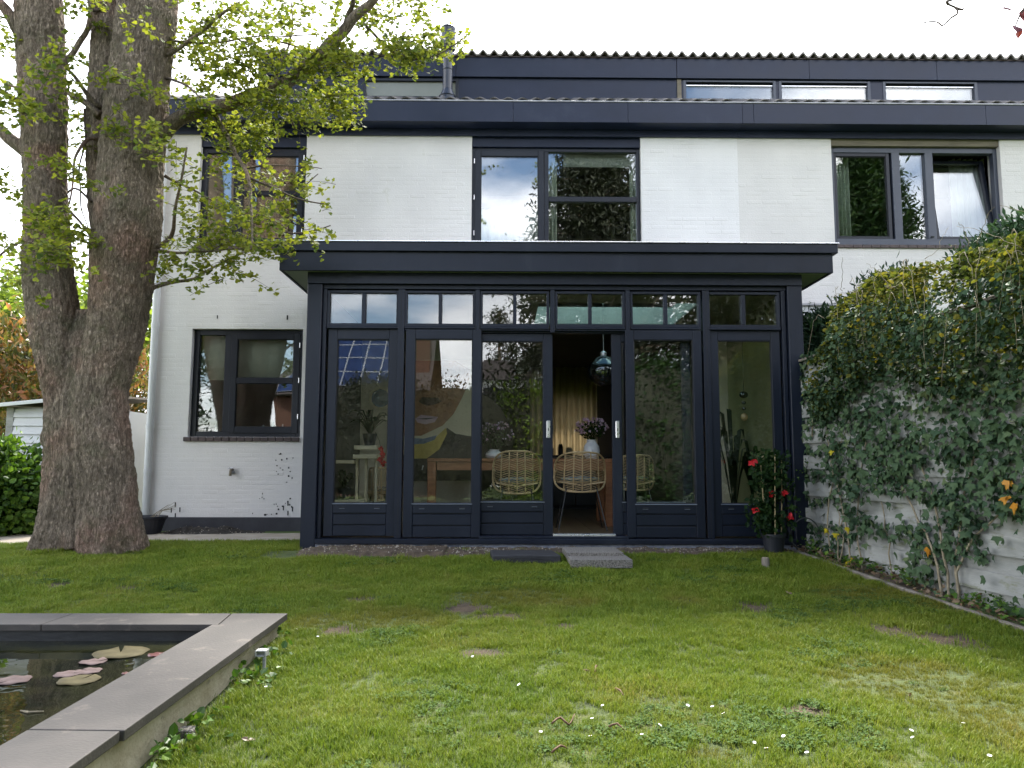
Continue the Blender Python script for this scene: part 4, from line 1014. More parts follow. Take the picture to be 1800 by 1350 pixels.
# vases with flowers
def bouquet(px,py0,py1,pyt,y,z,wpx,label_v,label_b,ribbed,vm):
    x=PX(px,py1,y); zt_=PZ(py0,y,px); r_=wpx/2*y/FPX; h=zt_-z
    pr=[(r_*.62,0),(r_*.95,h*.2),(r_,h*.42),(r_*.9,h*.66),(r_*.6,h*.86),(r_*.55,h*.92),(r_*.64,h),(r_*.56,h),(r_*.5,h*.85)]
    b=MB()
    if ribbed:
        q=[]; 
        for k in range(41):
            u=k/40; rr=np.interp(u*h,[p_[1] for p_ in pr[:7]],[p_[0] for p_ in pr[:7]]); q.append((rr*(1+.025*math.sin(u*70)),u*h))
        pr=q
    b.lathe((x,y,z),pr,28); v=tag(obj('vase',b,vm,base=(x,y,z),smooth=True),label_v,'vase')
    c=Vector((x,y,(zt_+PZ(pyt,y,px))/2+.01)); hh=(PZ(pyt,y,px)-zt_)/2
    t=thing('flower_bouquet',label_b,'flowers',(x,y,zt_-.05))
    b=MB()
    for i in range(46):
        d=cloud(c,(hh*1.35,hh*1.1,hh),1,.55)[0]; b.tube([(x+rng.normal(0,.008),y,zt_-.06),((x+d[0])/2,(y+d[1])/2,zt_+.04+rng.random()*.05),tuple(d)],.0022,4)
        # blossom: a little ball of petals
    obj('stems',b,M['hedge'],t)
    L_=leaves(cloud(c-Vector((0,0,hh*.25)),(hh*1.3,hh*1.1,hh*.85),420),(.03,.06),'oval',(0,0,1),1,(0,0,1),1); stuff(obj('leaves',L_,M['hedge'],t))
    for k in range(90):
        d=cloud(c+Vector((0,-.02,0)),(hh*1.5,hh*1.2,hh*1.05),1,.75)[0]
        if d[2]<c.z-hh*.5: continue
        rr=rng.uniform(.012,.024); pts_=cloud(d,(rr*.3,)*3,26); nn=rng.normal(0,1,(26,3))
        f_=MB(); q=leaves(np.tile(d,(30,1)),(rr*.8,rr*1.25),'oval',(0,0,0),1,(0,-.3,.5),1.0); f_.add(q.v,q.f); obj('blossom',f_,M['pinkfl'],t)
bouquet(1040,773,815,735,10.1,tz+.001,29,'round white ribbed vase on the table behind the open doorway','mixed pink and lilac bouquet in the round ribbed vase',True,M['white_pot'])
bouquet(868,790,818,742,10.3,tz+.001,30,'plain white vase seen through the left sliding leaf','purple and pink bouquet in the plain white vase behind glass',False,M['white_pot'])
# smoked glass pendant
def smoked():
    m,t,b=newmat('smoked_mirror_glass'); b.inputs['Base Color'].default_value=(.12,.13,.14,1); b.inputs['Metallic'].default_value=.9; b.inputs['Roughness'].default_value=.06; return m
yl=9.9; cx_=PX(1061,650,yl); cz=PZ(652,yl,1061); r_=27.5*yl/FPX
t_=thing('pendant_lamp','smoked mirror glass globe pendant hanging in the doorway','pendant lamp',(cx_,yl,cz))
b=MB(); pr=[(.02,r_*1.0),(r_*.3,r_*.97),(r_*.62,r_*.80),(r_*.74,r_*.62)]+[(r_*math.cos(a),r_*math.sin(a)) for a in np.linspace(.45,-1.45,14)]
b.lathe((cx_,yl,cz),pr[::-1],32); obj('shade',b,smoked(),t_,smooth=True)
b=MB(); b.lathe((cx_,yl,cz),[(.045,r_*.98),(.045,r_*1.18),(.03,r_*1.26),(.01,r_*1.3)],16); obj('cap',b,M['alu'],t_)
b=MB(); b.tube([(cx_,yl,cz+r_*1.25),(cx_,yl,zft_)],.004,6); obj('cord',b,M['alu'],t_)
# bead lamp at the right
yl=9.3; cx_=PX(1307,690,yl); t_=thing('pendant_lamp','string of dark glass balls ending in a bulb, behind the rightmost panel','pendant lamp',(cx_,yl,PZ(740,yl,1307)))
for (py,r_,mm) in ((694,.055,'black'),(708,.028,'black'),(718,.024,'black')):
    b=MB(); b.sphere((cx_,yl,PZ(py,yl,1307)),r_,14,9,(1,1,.8)); obj('ball',b,smoked(),t_,smooth=True)
b=MB(); b.sphere((cx_,yl,PZ(733,yl,1307)),.045,14,9,(1,1,1.1)); obj('bulb',b,mat('amber_glass',(.5,.33,.15),None,5,.1,spec=1),t_,smooth=True)
b=MB(); b.tube([(cx_,yl,PZ(694,yl,1307)),(cx_,yl,ZC-.001)],.003,5); obj('cord',b,M['black'],t_)
# large portrait canvas: a generic painted face
yv=YW-.055; pv=lambda px,py:(PX(px,py,yv),PZ(py,yv,px))
x0,z1=pv(690,632); x1,z0=pv(842,846)
cv=thing('painting','large unframed canvas of a painted face with yellow collar on the beige wall','painting',((x0+x1)/2,yv,z0))
b=MB(); b.box(x0,x1,yv,yv+.022,z0,z1,.003); obj('canvas',b,mat('painted_ground',(.55,.48,.34),(.62,.55,.4),4,.8),cv)
def flat(name,pts_,m,k,lab=None):
    b=MB(); b.prism([pv(*q) for q in pts_],yv-.0012*k,yv-.0012*(k-1)-.0001 if k>1 else yv+.001); return obj(name,b,m,cv)
flat('painted_face',[(692,634),(800,634),(826,650),(824,672),(812,700),(797,728),(778,748),(740,766),(692,766)],mat('painted_skin',(.24,.10,.042),(.40,.18,.075),9,.6,wear=((.30,.20,.05),.58),wscale=5),1)
flat('painted_jacket',[(692,800),(735,800),(775,765),(786,752),(800,762),(822,766),(841,768),(841,845),(692,845)],mat('painted_jacket',(.02,.016,.014),(.05,.038,.03),7,.7),1)
flat('painted_collar',[(726,780),(758,776),(784,752),(786,762),(772,790),(750,806),(726,806)],mat('painted_yellow',(.42,.31,.06),(.55,.43,.1),14,.7,wear=((.12,.25,.22),.66),wscale=16),2)
flat('painted_shirt',[(726,770),(745,771),(768,765),(764,773),(745,780),(726,781)],mat('painted_blue',(.10,.14,.22),(.2,.25,.34),22,.7),3)
flat('painted_lips',[(730,736),(740,729),(755,731),(770,733),(764,742),(748,746),(734,743)],mat('painted_lips',(.48,.28,.34),(.55,.38,.45),9,.5),2)
flat('painted_mouth',[(731,736),(750,735),(769,734),(750,737.5)],M['groove'],3)
flat('painted_nose',[(736,706),(742,698),(770,699),(776,706),(768,710),(752,713),(742,710)],mat('painted_shade',(.06,.025,.012),(.09,.04,.018),9,.6),2)
flat('painted_eye',[(776,668),(784,663),(796,664),(803,668),(794,672),(784,672)],mat('painted_eye',(.35,.33,.26),None,9,.5),2)
flat('painted_iris',[(786,665),(793,665),(794,670),(787,671)],M['groove'],3)
for (a,c) in (((744,818),(742,826)),((770,824),(776,815)),((782,818),(790,826)),((752,822),(758,828))):
    b=MB(); q0,q1=pv(*a),pv(*c); b.obox((q0[0],yv-.004,q0[1]),(q1[0],yv-.004,q1[1]),.012,.004,(0,-1,0)); obj('painted_stroke',b,M['white_pot'],cv)
# blue plate on the wall
p=P(669,700,YW-.05); b=MB(); b.tube([(p.x,YW-.032,p.z),(p.x,YW-.055,p.z)],[.12,.16],28); tp=thing('wall_plate','round blue plate with a pale rim on the beige wall','plate',(p.x,YW-.03,p.z)); obj('rim',b,M['cream_wood'],tp)
b=MB(); b.tube([(p.x,YW-.056,p.z),(p.x,YW-.062,p.z)],[.125,.12],28); obj('disc',b,mat('blue_glaze',(.02,.07,.12),(.04,.12,.17),8,.2),tp)
ys=9.0; t_=thing('plant_stand','cream slatted wooden plant stand behind the leftmost panel','plant stand',(PX(645,880,ys),ys,zfl))
for (a,c,py,q) in ((622,663,783,.05),(620,663,799,.05),(590,622,809,.04),(588,640,879,.07)):
    b=MB(); z=PZ(py,ys,640); b.box(PX(a,py,ys),PX(c,py,ys),ys,ys+.25,z-q,z,.005); obj('shelf',b,M['cream_wood'],t_)
for a in (624,640,658):
    b=MB(); x=PX(a,840,ys); b.box(x-.015,x+.015,ys+.1,ys+.14,zfl,PZ(800,ys,640),.003); obj('leg',b,M['cream_wood'],t_)
def rosette(px,py,y,zb_,r_,h,n,m,name,label,cat,wid=.05,pot=None,shape='broad'):
    x=PX(px,py,y); t=thing(name,label,cat,(x,y,zb_))
    if pot: b=MB(); b.lathe((x,y,zb_),[(.06,0),(.085,.13),(.09,.14),(.075,.14),(.07,.11)],18); obj('pot',b,pot,t)
    for i in range(n):
        a=rng.uniform(0,6.28); rr=r_*rng.uniform(.5,1); hh=h*rng.uniform(.55,1.1); b=MB(); prev=None
        pts_=[Vector((x+math.cos(a)*rr*u,y+math.sin(a)*rr*u,zb_+.12+hh*math.sin(u*2.1))) for u in (0,.3,.6,.85,1)]
        sd=Vector((-math.sin(a),math.cos(a),0)); ws=[.15,.7,1,.7,.05]
        for p_,w_ in zip(pts_,ws): b.v+= [tuple(p_-sd*w_*wid/2),tuple(p_+Vector((0,0,-.008))),tuple(p_+sd*w_*wid/2)]
        for k in range(4):
            for q in range(2): c=k*3+q; b.f.append((c,c+1,c+4,c+3) if 0 else (c,c+1,c+4,c+3))
        obj('leaf',b,m,t,smooth=True)
    return t
rosette(650,775,ys+.1,PZ(783,ys,640)+.002,.26,.28,26,M['hedge'],'potted_palm','green palm-like pot plant on the cream stand','plant',.07,M['blackpot'])
rosette(605,860,ys+.1,PZ(879,ys,610)+.002,.16,.22,26,M['hedge'],'pot_plant','dark leafy pot plant low on the cream stand','plant',.05,M['blackpot'])
t_=thing('flower_spray','hanging pink flower spray beside the palm','flowers',(PX(672,800,ys),ys-.05,PZ(820,ys,672)))
b=MB(); b.tube([P(660,760,ys+.05),P(667,775,ys),P(671,800,ys-.03),P(672,818,ys-.05)],.003,5); obj('stem',b,M['hedge'],t_)
for q in ((670,790),(673,800),(669,808),(674,815)):
    b=leaves(np.tile(np.array(P(*q,ys-.05)),(16,1)),(.03,.05),'broad',(0,-1,0),.8,(0,0,0),1); obj('blossom',b,M['redflower'],t_)
rosette(1290,880,9.35,zfl,.35,1.35,16,M['conifer'],'tall_pot_plant','tall sword-leaved pot plant behind the rightmost panel','plant',.06,M['blackpot'])
rosette(1330,880,9.55,zfl,.4,1.0,14,M['hedge'],'tall_pot_plant','arching leafy pot plant in the right corner of the garden room','plant',.07,M['blackpot'])
b=MB(); p=P(770,872,9.2); b.sphere((p.x,9.2,zfl+.09),.11,16,9,(1.3,1,.8)); tag(obj('floor_cushion',b,M['cream_wood'],base=(p.x,9.2,zfl),smooth=True),'small cream floor cushion under the dining table','cushion')
# curtains, blinds and sill things behind the other windows
zc=PZ(666,YW,430); curtain('window_blind',WGL[0]+.06,WGL[1]-.05,zc,WGL[3]-.02,YW+.2,M['blind'],.008,5,'grey green half-lowered blind in the ground floor window','blind')
curtain('curtain',WUC[0]+.05,PX(956,340,YW+.2),PZ(440,YW+.2),PZ(367,YW+.2),YW+.25,M['sheer'],.02,8,'white sheer half curtain behind the upper centre casement')
curtain('curtain',PX(966,340,YW),PX(979,340,YW+.2),WUC[2],WUC[3]-.3,YW+.22,M['greenish'],.02,2,'narrow pale curtain at the left of the upper centre fixed light')
curtain('curtain',PX(1112,340,YW),PX(1121,340,YW+.2),WUC[2],WUC[3]-.3,YW+.22,M['greenish'],.02,2,'narrow pale curtain at the right of the upper centre fixed light')
curtain('window_blind',PX(990,290,YW+.2),PX(1118,290,YW+.2),PZ(294,YW+.2,1050),WUC[3]-.28,YW+.2,M['blind'],.004,3,'rolled grey green blind at the head of the upper centre window','blind')
curtain('curtain',PX(1471,340,YW+.2),PX(1497,340,YW+.2),WNR[2]+.05,WNR[3]-.22,YW+.28,M['greenish'],.03,4,"pale green curtain at the left of the neighbour's window")
curtain('curtain',PX(1690,340,YW+.2),PX(1752,340,YW+.2),WNR[2]+.05,WNR[3]-.22,YW+.45,M['sheer'],.03,6,"white sheer curtain behind the neighbour's tilted sash")
b=MB(); zs_=WGL[2]+.07; b.box(WGL[0]+.02,WGL[1]-.02,YW+.17,YW+.34,zs_-.03,zs_,.004); obj('inner_sill',b,M['white_pot'],house)
for i,(px,w_,h,mm,lab,nm) in enumerate(((352,.05,.11,'cream_wood','small white printed carton at the left end of the window sill','carton'),(380,.028,.13,'alu','slim metal canister on the window sill','canister'),(436,.10,.04,'white_pot','shallow white dish on the window sill','dish'),(463,.03,.11,'white_pot','white vase with dried twigs on the window sill','vase'),(480,.03,.15,'bluebottle','blue bottle on the window sill','bottle'),(497,.022,.12,'white_pot','pale bottle beside the blue one on the window sill','bottle'))):
    x=PX(px,750,YW+.25); b=MB()
    if nm=='carton': b.box(x-w_,x+w_,YW+.22,YW+.28,zs_+.001,zs_+h,.003)
    elif nm=='dish': b.lathe((x,YW+.25,zs_+.001),[(w_*.5,0),(w_,h),(w_*.95,h),(w_*.4,.01)],18)
    else: b.lathe((x,YW+.25,zs_+.001),[(w_,0),(w_,h*.6),(w_*.4,h*.8),(w_*.4,h)],14)
    if mm not in M: M[mm]=mat('blue_glass',(.02,.16,.3),None,4,.1)
    tag(obj(nm,b,M[mm],base=(x,YW+.25,zs_)),lab,nm)
# ================================================================= STEPS, SOIL, PATHS
def slabthing(name,corn,z0,z1,m,label,cat,c=.004,parent=None):
    b=MB(); xs=[q.x for q in corn]; b.zprism([(q.x,q.y) for q in corn],z0,z1)
    o=obj(name,b,m,parent,base=None if parent else (sum(xs)/4,corn[0].y,z0)); 
    md=o.modifiers.new('edge','BEVEL'); md.width=c; md.segments=2; md.limit_method='NONE'
    return o
zst=.06
a=[GZ(1000,973.5,zst),GZ(1104,973,zst),GZ(1112,984,zst),GZ(1003,985,zst)]
def q4(x0,x1,x2,x3,y0,y1,z): return [GZ(x0,y0,z),GZ(x1,y0,z),GZ(x3,y1,z),GZ(x2,y1,z)]
tag(slabthing('paving_slab',q4(988,1080,996,1096,961.5,971.5,.075),.02,.075,M['gravel_slab'],'',''),'upper pebble-faced concrete slab laid as a step below the door','paving slab','loose slabs used as door steps')
tag(slabthing('paving_slab',q4(995,1096,1003,1112,973.5,984,.045),-.03,.045,M['gravel_slab'],'',''),'lower pebble-faced concrete slab on the lawn edge in front of the other','paving slab','loose slabs used as door steps')
sp=q4(861,970,866,986,966.5,976,.05)
so=slabthing('timber_sleeper',sp,-.03,.05,M['sleeper'],'','',.012); tag(so,'short black timber sleeper lying as a step left of the pebble slabs','sleeper')
# rough soil strip along the garden room
def heap(name,x0,x1,y0,y1,nx,ny,hf,m,label,kind='structure',base=0):
    b=grid(x0,x1,y0,y1,nx,ny,hf); o=obj(name,b,m,None,base=(x0,y0,0),smooth=True); o['label']=label; o['kind']=kind; return o
def soilh(x,y):
    e=min(1,max(0,(x-PX(470,960,8)) *2))*min(1,max(0,(fence_x(y)-.02-x)*3))
    n=mnoise.noise(Vector((x*5,y*5,1)))*.018+mnoise.noise(Vector((x*17,y*17,1)))*.012+mnoise.noise(Vector((x*45,y*45,1)))*.006
    edge=soil_edge(x)
    up=min(1,max(0,(y-edge)/.15))
    return lawnz(y)-.03+up*(.05+n+(.02 if x<-.6 else .0))*e-(1-e)*.05
heap('soil_bed',PX(455,960,8),fence_x(8),7.42,YC+.1,520,60,soilh,M['soil'],'trampled bare soil along the foot of the garden room')
def comph(x,y):
    u=min(1,max(0,(x-PX(262,935,10))*3))*min(1,max(0,(PX(462,935,10)-x)*2)); v=max(0,1-((y-10.1)/.5)**2)
    return -.02+u*v*(.07+mnoise.noise(Vector((x*4,y*4,7)))*.05+mnoise.noise(Vector((x*20,y*20,7)))*.025)
heap('compost_strip',PX(255,935,10),PX(470,935,10),9.6,YW+.0,200,40,comph,M['compost'],'dark crumbly compost heaped at the foot of the white wall')
def pathh(x,y): return -.012+mnoise.noise(Vector((x*2,y*2,3)))*.006
heap('path',-9,PX(548,945,9.4),8.42,9.9,160,24,lambda x,y:((.016 if y>8.84 or x<-4.6 else -.03)+.006*mnoise.noise(Vector((x*3,y*3,0)))),M['path'],'pale sandy path running behind the tree')
# pebbles and crumbs on the soil: one loose mass
b=MB()
for _ in range(900):
    x=rng.uniform(PX(480,960,8),fence_x(8)-.1); y=rng.uniform(7.72,8.25); s=rng.uniform(.004,.014); z=soilh(x,y)
    b.add([(x-s,y,z-s*.3),(x,y-s,z-s*.3),(x+s,y,z-s*.3),(x,y+s,z-s*.3),(x,y,z+s*.9)],[(0,1,4),(1,2,4),(2,3,4),(3,0,4)])
for _ in range(150):
    x=rng.uniform(PX(262,935,10),PX(520,935,10)); y=rng.uniform(9.7,10.3); s=rng.uniform(.003,.011); z=comph(x,y)+.003
    b.add([(x-s,y,z-s*.3),(x,y-s,z-s*.3),(x+s,y,z-s*.3),(x,y+s,z-s*.3),(x,y,z+s*.9)],[(0,1,4),(1,2,4),(2,3,4),(3,0,4)])
o=obj('gravel',b,mat('mixed_crumbs',(.14,.11,.08),(.42,.38,.32),60,.9),None,base=(0,8,0)); tag(o,'small stones and crumbs scattered over the bare soil','gravel',kind='stuff')
# wooden peg
p=GL(1346,999); t_=thing('wooden_peg','short weathered wooden peg standing in the lawn near the pot','peg',p)
b=MB(); b.lathe((p.x,p.y,p.z-.02),[(.038,0),(.036,.105),(.033,.115)],12); obj('stump',b,M['woodgrey'],t_)
b=MB(); b.lathe((p.x,p.y,p.z+.0955),[(.03,0),(.028,.004)],12); obj('cut_end',b,mat('split_wood',(.16,.12,.08),(.34,.28,.2),30,.9),t_)

# ================================================================= POND
pd=thing('garden_pond','raised rectangular garden pond with bluestone coping and cream rendered wall','pond',(pc.x,pc.y,lawnz(pc.y)))
TH=.04; ZB=PZT-TH
u=dr; 
def edge_pt(base,s,z): return Vector((base.x+u.x*s,base.y+u.y*s,z))
def topslab(name,corn,lab):
    b=MB(); b.zprism([(q.x,q.y) for q in corn],ZB,PZT); o=obj(name,b,M['slab'],pd,label=lab)
    md=o.modifiers.new('edge','BEVEL'); md.width=.004; md.segments=2; md.limit_method='ANGLE'; return o
Lj=(pe-pc).length      # distance along the outer edge to the cross joint
g_=.004
jA=GZ(407,1078,PZT); jB=GZ(384,1097.6,PZT)
# inner edge direction equals measured
ui=(ie-ic).normalized()
topslab('coping_slab',[pc,Vector((jA.x+g_,jA.y,0)),Vector((jB.x+g_,jB.y,0)),ic,ie+ui*-g_,pe-u*g_],'long corner slab with pale ring stains')
outer2=pe+u*g_+Vector((-.012,0,0)); topslab('coping_slab',[outer2,ie+ui*g_,ie+ui*2.2,outer2+u*2.2],None)
xa_=jA.x-g_; n=0
while xa_>-7:
    xb_=max(-7,xa_-1.25 if n else xa_-1.0)
    w0=(jA.y-jB.y)
    topslab('coping_slab',[Vector((xa_,jA.y,0)),Vector((xb_+g_,jA.y,0)),Vector((xb_+g_,jB.y,0)),Vector((xa_-(jA.x-jB.x if n==0 else 0),jB.y,0))],None); xa_=xb_; n+=1
# wall under the coping, set back
def quadwall(a,b_,th,z0,z1,name,m):
    a=Vector((a.x,a.y,0)); b_=Vector((b_.x,b_.y,0)); d=(b_-a).normalized(); nrm=Vector((-d.y,d.x,0))
    L0=(b_-a).length; n=60; mb=MB()
    for k in range(n+1):
        for z in np.linspace(z0,z1,7):
            p_=a+d*(L0*k/n)+nrm*(mnoise.noise(Vector((k*.4,z*30,0)))*.006+mnoise.noise(Vector((k*1.7,z*60,5)))*.004); mb.v.append((p_.x,p_.y,z))
    for k in range(n):
        for j in range(6): q=k*7+j; mb.f.append((q,q+7,q+8,q+1))
    mb.zprism([(v.x,v.y) for v in (a-nrm*.01*0+nrm*-.0,b_,b_-nrm*th,a-nrm*th)],z0,z1-.001) if False else None
    return obj(name,mb,m,pd)
set_=Vector((-.045,-.045,0))
quadwall(pc+set_+u*.0,pc+set_+u*6,.2,-.55,ZB,'rendered_wall',M['render'])
quadwall(Vector((-7,pc.y-.045,0)),pc+set_,.2,-.55,ZB,'rendered_wall',M['render'])
# inner faces: black band under the slab and liner wall
inn=.02
b=MB(); b.add([(-7,jB.y+inn,-.55),(ic.x+.03,jB.y+inn,-.55),(ic.x+.03,jB.y+inn,ZB),(-7,jB.y+inn,ZB)],[(0,1,2,3)])
q0=ic+Vector((inn,inn,0)); q1=q0+ui*6
b.add([(q0.x,q0.y,-.55),(q1.x,q1.y,-.55),(q1.x,q1.y,ZB),(q0.x,q0.y,ZB)],[(0,1,2,3)]); obj('liner',b,M['liner'],pd)
ZW_=PZT-.10
def watermat():
    m,t,b=newmat('pond_water'); l=t.links.new
    tcn=node(t,'ShaderNodeTexCoord'); n=node(t,'ShaderNodeTexNoise'); n.inputs['Scale'].default_value=3; n.inputs['Detail'].default_value=7; l(tcn.outputs['Object'],n.inputs['Vector'])
    r=ramp(t,n.outputs[0],[(.4,(.004,.006,.004)),(.75,(.030,.030,.012))]); l(r.outputs[0],b.inputs['Base Color']); b.inputs['Roughness'].default_value=.02; b.inputs['IOR'].default_value=1.33
    n2=node(t,'ShaderNodeTexNoise'); n2.inputs['Scale'].default_value=5; l(tcn.outputs['Object'],n2.inputs['Vector']); bp=node(t,'ShaderNodeBump'); bp.inputs['Strength'].default_value=.04; bp.inputs['Distance'].default_value=.05; l(n2.outputs[0],bp.inputs['Height']); l(bp.outputs[0],b.inputs['Normal']); return m
b=MB(); b.add([(-7,jB.y+inn,ZW_),(q0.x,q0.y,ZW_),(q1.x,q1.y,ZW_),(-7,q1.y,ZW_)],[(0,1,2,3)])
wo=obj('pond_water',b,watermat(),None,base=(-3,3,ZW_)); tag(wo,'still dark pond water','water',kind='structure')
# lily pads
M['pvc_dirty']=mat('weathered_plastic',(.26,.26,.25),(.40,.40,.38),20,.6)
def pad(px,py,rxpx,notch,m,label,curl=.0):
    curl*=.35
    c=GZ(px,py,ZW_+.004); r_=abs(GZ(px+rxpx,py,ZW_).x-c.x); b=MB(); n=30
    b.v.append((c.x,c.y,c.z+.001))
    for i in range(n+1):
        a=notch+.10+(6.2832-.20)*i/n; rr=r_*(1+.05*math.sin(a*5+px)); b.v.append((c.x+rr*.5*math.cos(a),c.y+rr*.5*math.sin(a),c.z)); b.v.append((c.x+rr*math.cos(a),c.y+rr*math.sin(a),c.z+curl*max(0,math.sin(a*2+px))*.02+.002*math.sin(a*7)))
    for i in range(n):
        q=1+i*2; b.f+= [(0,q,q+2),(q,q+1,q+3,q+2)]
    o=obj('lily_pad',b,m,None,base=(c.x,c.y,c.z),smooth=True); md=o.modifiers.new('thick','SOLIDIFY'); md.thickness=.002; tag(o,label,'lily pad','lily pads floating on the pond')
mp=mat('pink_brown_lily_pad',(.095,.066,.06),(.155,.115,.108),14,.7,0,.2,60,spec=.12,wear=((.10,.04,.04),.64),wscale=18); mg=mat('olive_lily_pad',(.06,.05,.024),(.105,.09,.045),12,.7,0,.2,50,spec=.12)
mr=mat('dark_red_lily_pad',(.07,.018,.018),(.12,.04,.035),12,.35,0,.2,50)
pad(212,1147,48,2.0,mg,'long olive lily pad nearest the far coping',.5)
pad(163,1163,25,.5,mp,'small wrinkled pink lily pad just below the olive one',1.2)
pad(120,1184,26,.3,mp,'left pink lily pad of the overlapping trio')
pad(155,1179,25,2.6,mp,'right pink lily pad of the overlapping trio, highest')
pad(138,1195,37,1.3,mg,'yellowish lily pad at the front of the overlapping trio',.6)
pad(22,1195,33,4.2,mp,'pale pink notched lily pad at the left picture edge')
pad(276,1150,18,1.0,mr,'dark red lily pad half hidden by the right coping, far one')
pad(222,1183,10,1.0,mr,'small dark red lily pad peeking out beside the right coping')
b=MB(); b.tube([GZ(36,1249,ZW_+.004),GZ(50,1252,ZW_+.006),GZ(62,1251,ZW_+.004),GZ(77,1250,ZW_+.006)],[.003,.006,.004,.002],6); tag(obj('floating_twig',b,M['vine'],None,base=GZ(55,1250,ZW_)),'short pale twig floating on the pond','twig')
# little outlet block and pipe stub on the wall
p=GZ(462,1146,ZB-.02); t_=thing('outlet_block','small white plastic outlet block against the pond wall','outlet block',(p.x,p.y,p.z-.1))
b=MB(); framebox(b,p.x-.035,p.x+.025,p.z-.022,p.z+.014,p.y-.03,p.y+.03,.009); b.box(p.x-.026,p.x+.014,p.y-.01,p.y+.03,p.z-.014,p.z+.006); obj('housing',b,M['pvc_dirty'],t_)
b=MB(); b.box(p.x+.008,p.x+.024,p.y-.028,p.y-.012,p.z-.09,p.z-.023,.003); obj('spout',b,M['pvc_dirty'],t_)
p=GL(330,1292); b=MB(); b.box(p.x-.04,p.x+.03,p.y-.03,p.y+.03,p.z-.02,p.z+.03,.006); b.box(p.x+.005,p.x+.03,p.y-.045,p.y-.031,p.z-.02,p.z+.02,.003); tag(obj('stone_chip',b,M['gravel_slab'],None,base=p),'small pale stone chip in the weeds by the pond wall','stone')

# ================================================================= FENCE, IVY, CLIMBER
fdir=Vector((-math.sin(rad(7.6)),math.cos(rad(7.6)),0)); fn=Vector((-fdir.y,fdir.x,0))*-1   # fn points away from the garden
if fn.x<0: fn=-fn
F0=Vector((fence_x(8.25),8.25,0))
def FP(s,z,d=0):
    """point on the fence: s metres from the garden room towards the camera"""
    q=F0-fdir*s-fn*d; return Vector((q.x,q.y,z))
fence=thing('board_fence','weathered white board fence running from the garden room, overgrown with ivy','fence',FP(0,0))
zt0=PZ(630,8.25,1414)
seg=1.86; s0=-.05; si=0
while s0<8.2:
    s1=s0+seg; zz=1.86; k=0; dz=-.02-.028*s0*.9
    while True:
        z1=1.988-k*.1385+dz; z0=z1-.150
        if z0<-.12+dz*.8: break
        b=MB(); dd=.030 if k%2 else .0; a_=FP(s0+.006,(z0+z1)/2+R.uniform(-.003,.003),dd+.02); c_=FP(s1-.006,(z0+z1)/2+R.uniform(-.004,.004),dd+.02)
        hgt=.145 if k%2 else .150
        b.obox(a_,c_,.018 if k%2 else .013,hgt,(0,0,1),.002); obj('fence_board',b,M['fence'],fence); k+=1
    b=MB(); b.obox(FP(s1,-.35,-.03),FP(s1,2.02+dz,-.03),.07,.07,(0,1,0),.004); obj('fence_post',b,M['woodgrey'],fence)
    rise=lambda s: 2.03+.035*s
    b=MB(); b.obox(FP(s0,rise(s0)+dz*0,.02),FP(s1,rise(s1)+dz*0,.02),.11,.028,(0,0,1),.003); obj('top_rail',b,M['woodgrey'],fence)
    b=MB(); b.obox(FP(s0+.01,(1.99+rise(s0)+dz)/2,.018),FP(s1-.01,(1.99+rise(s1)+dz)/2,.018),.012,max(.05,rise((s0+s1)/2)-1.985-dz),(0,0,1),.001); obj('fence_board',b,M['fence'],fence)
    s0=s1; si+=1
# lawn edging, thin stone strips along the bed
k=0; s=-.0
while s<7.5:
    b=MB(); l_=.92; y0=8.1-s; 
    p0=FP(s+.15,0,.30+.03*math.sin(s)); p1=FP(s+.15+l_,0,.30+.03*math.sin(s+l_))
    p0.z=lawnz(p0.y)+.004; p1.z=lawnz(p1.y)+.004
    b.obox(p0,p1,.045,.05,(0,0,1),.006); o=obj('lawn_edging',b,M['woodgrey'],fence if False else None,base=p0); tag(o,['first','second','third','fourth','fifth','sixth','seventh','eighth','ninth','tenth'][k]+' weathered edging strip along the ivy bed, counted from the garden room','lawn edging','edging strips between lawn and ivy bed'); s+=l_+.012; k+=1
# dark earth of the bed
def bedh(x,y):
    return lawnz(y)+.0+mnoise.noise(Vector((x*6,y*6,2)))*.02+mnoise.noise(Vector((x*20,y*20,2)))*.012
b=MB(); n1,n2=160,12
for i in range(n1+1):
    for j in range(n2+1):
        q=FP(8.0*i/n1,0,.29*j/n2-.0); b.v.append((q.x,q.y,bedh(q.x,q.y)))
for i in range(n1):
    for j in range(n2): q=i*(n2+1)+j; b.f.append((q,q+n2+1,q+n2+2,q+1))
o=obj('planting_bed',b,M['soil'],None,base=FP(0,0),smooth=True); struct(o); o['label']='narrow earth bed at the foot of the fence'
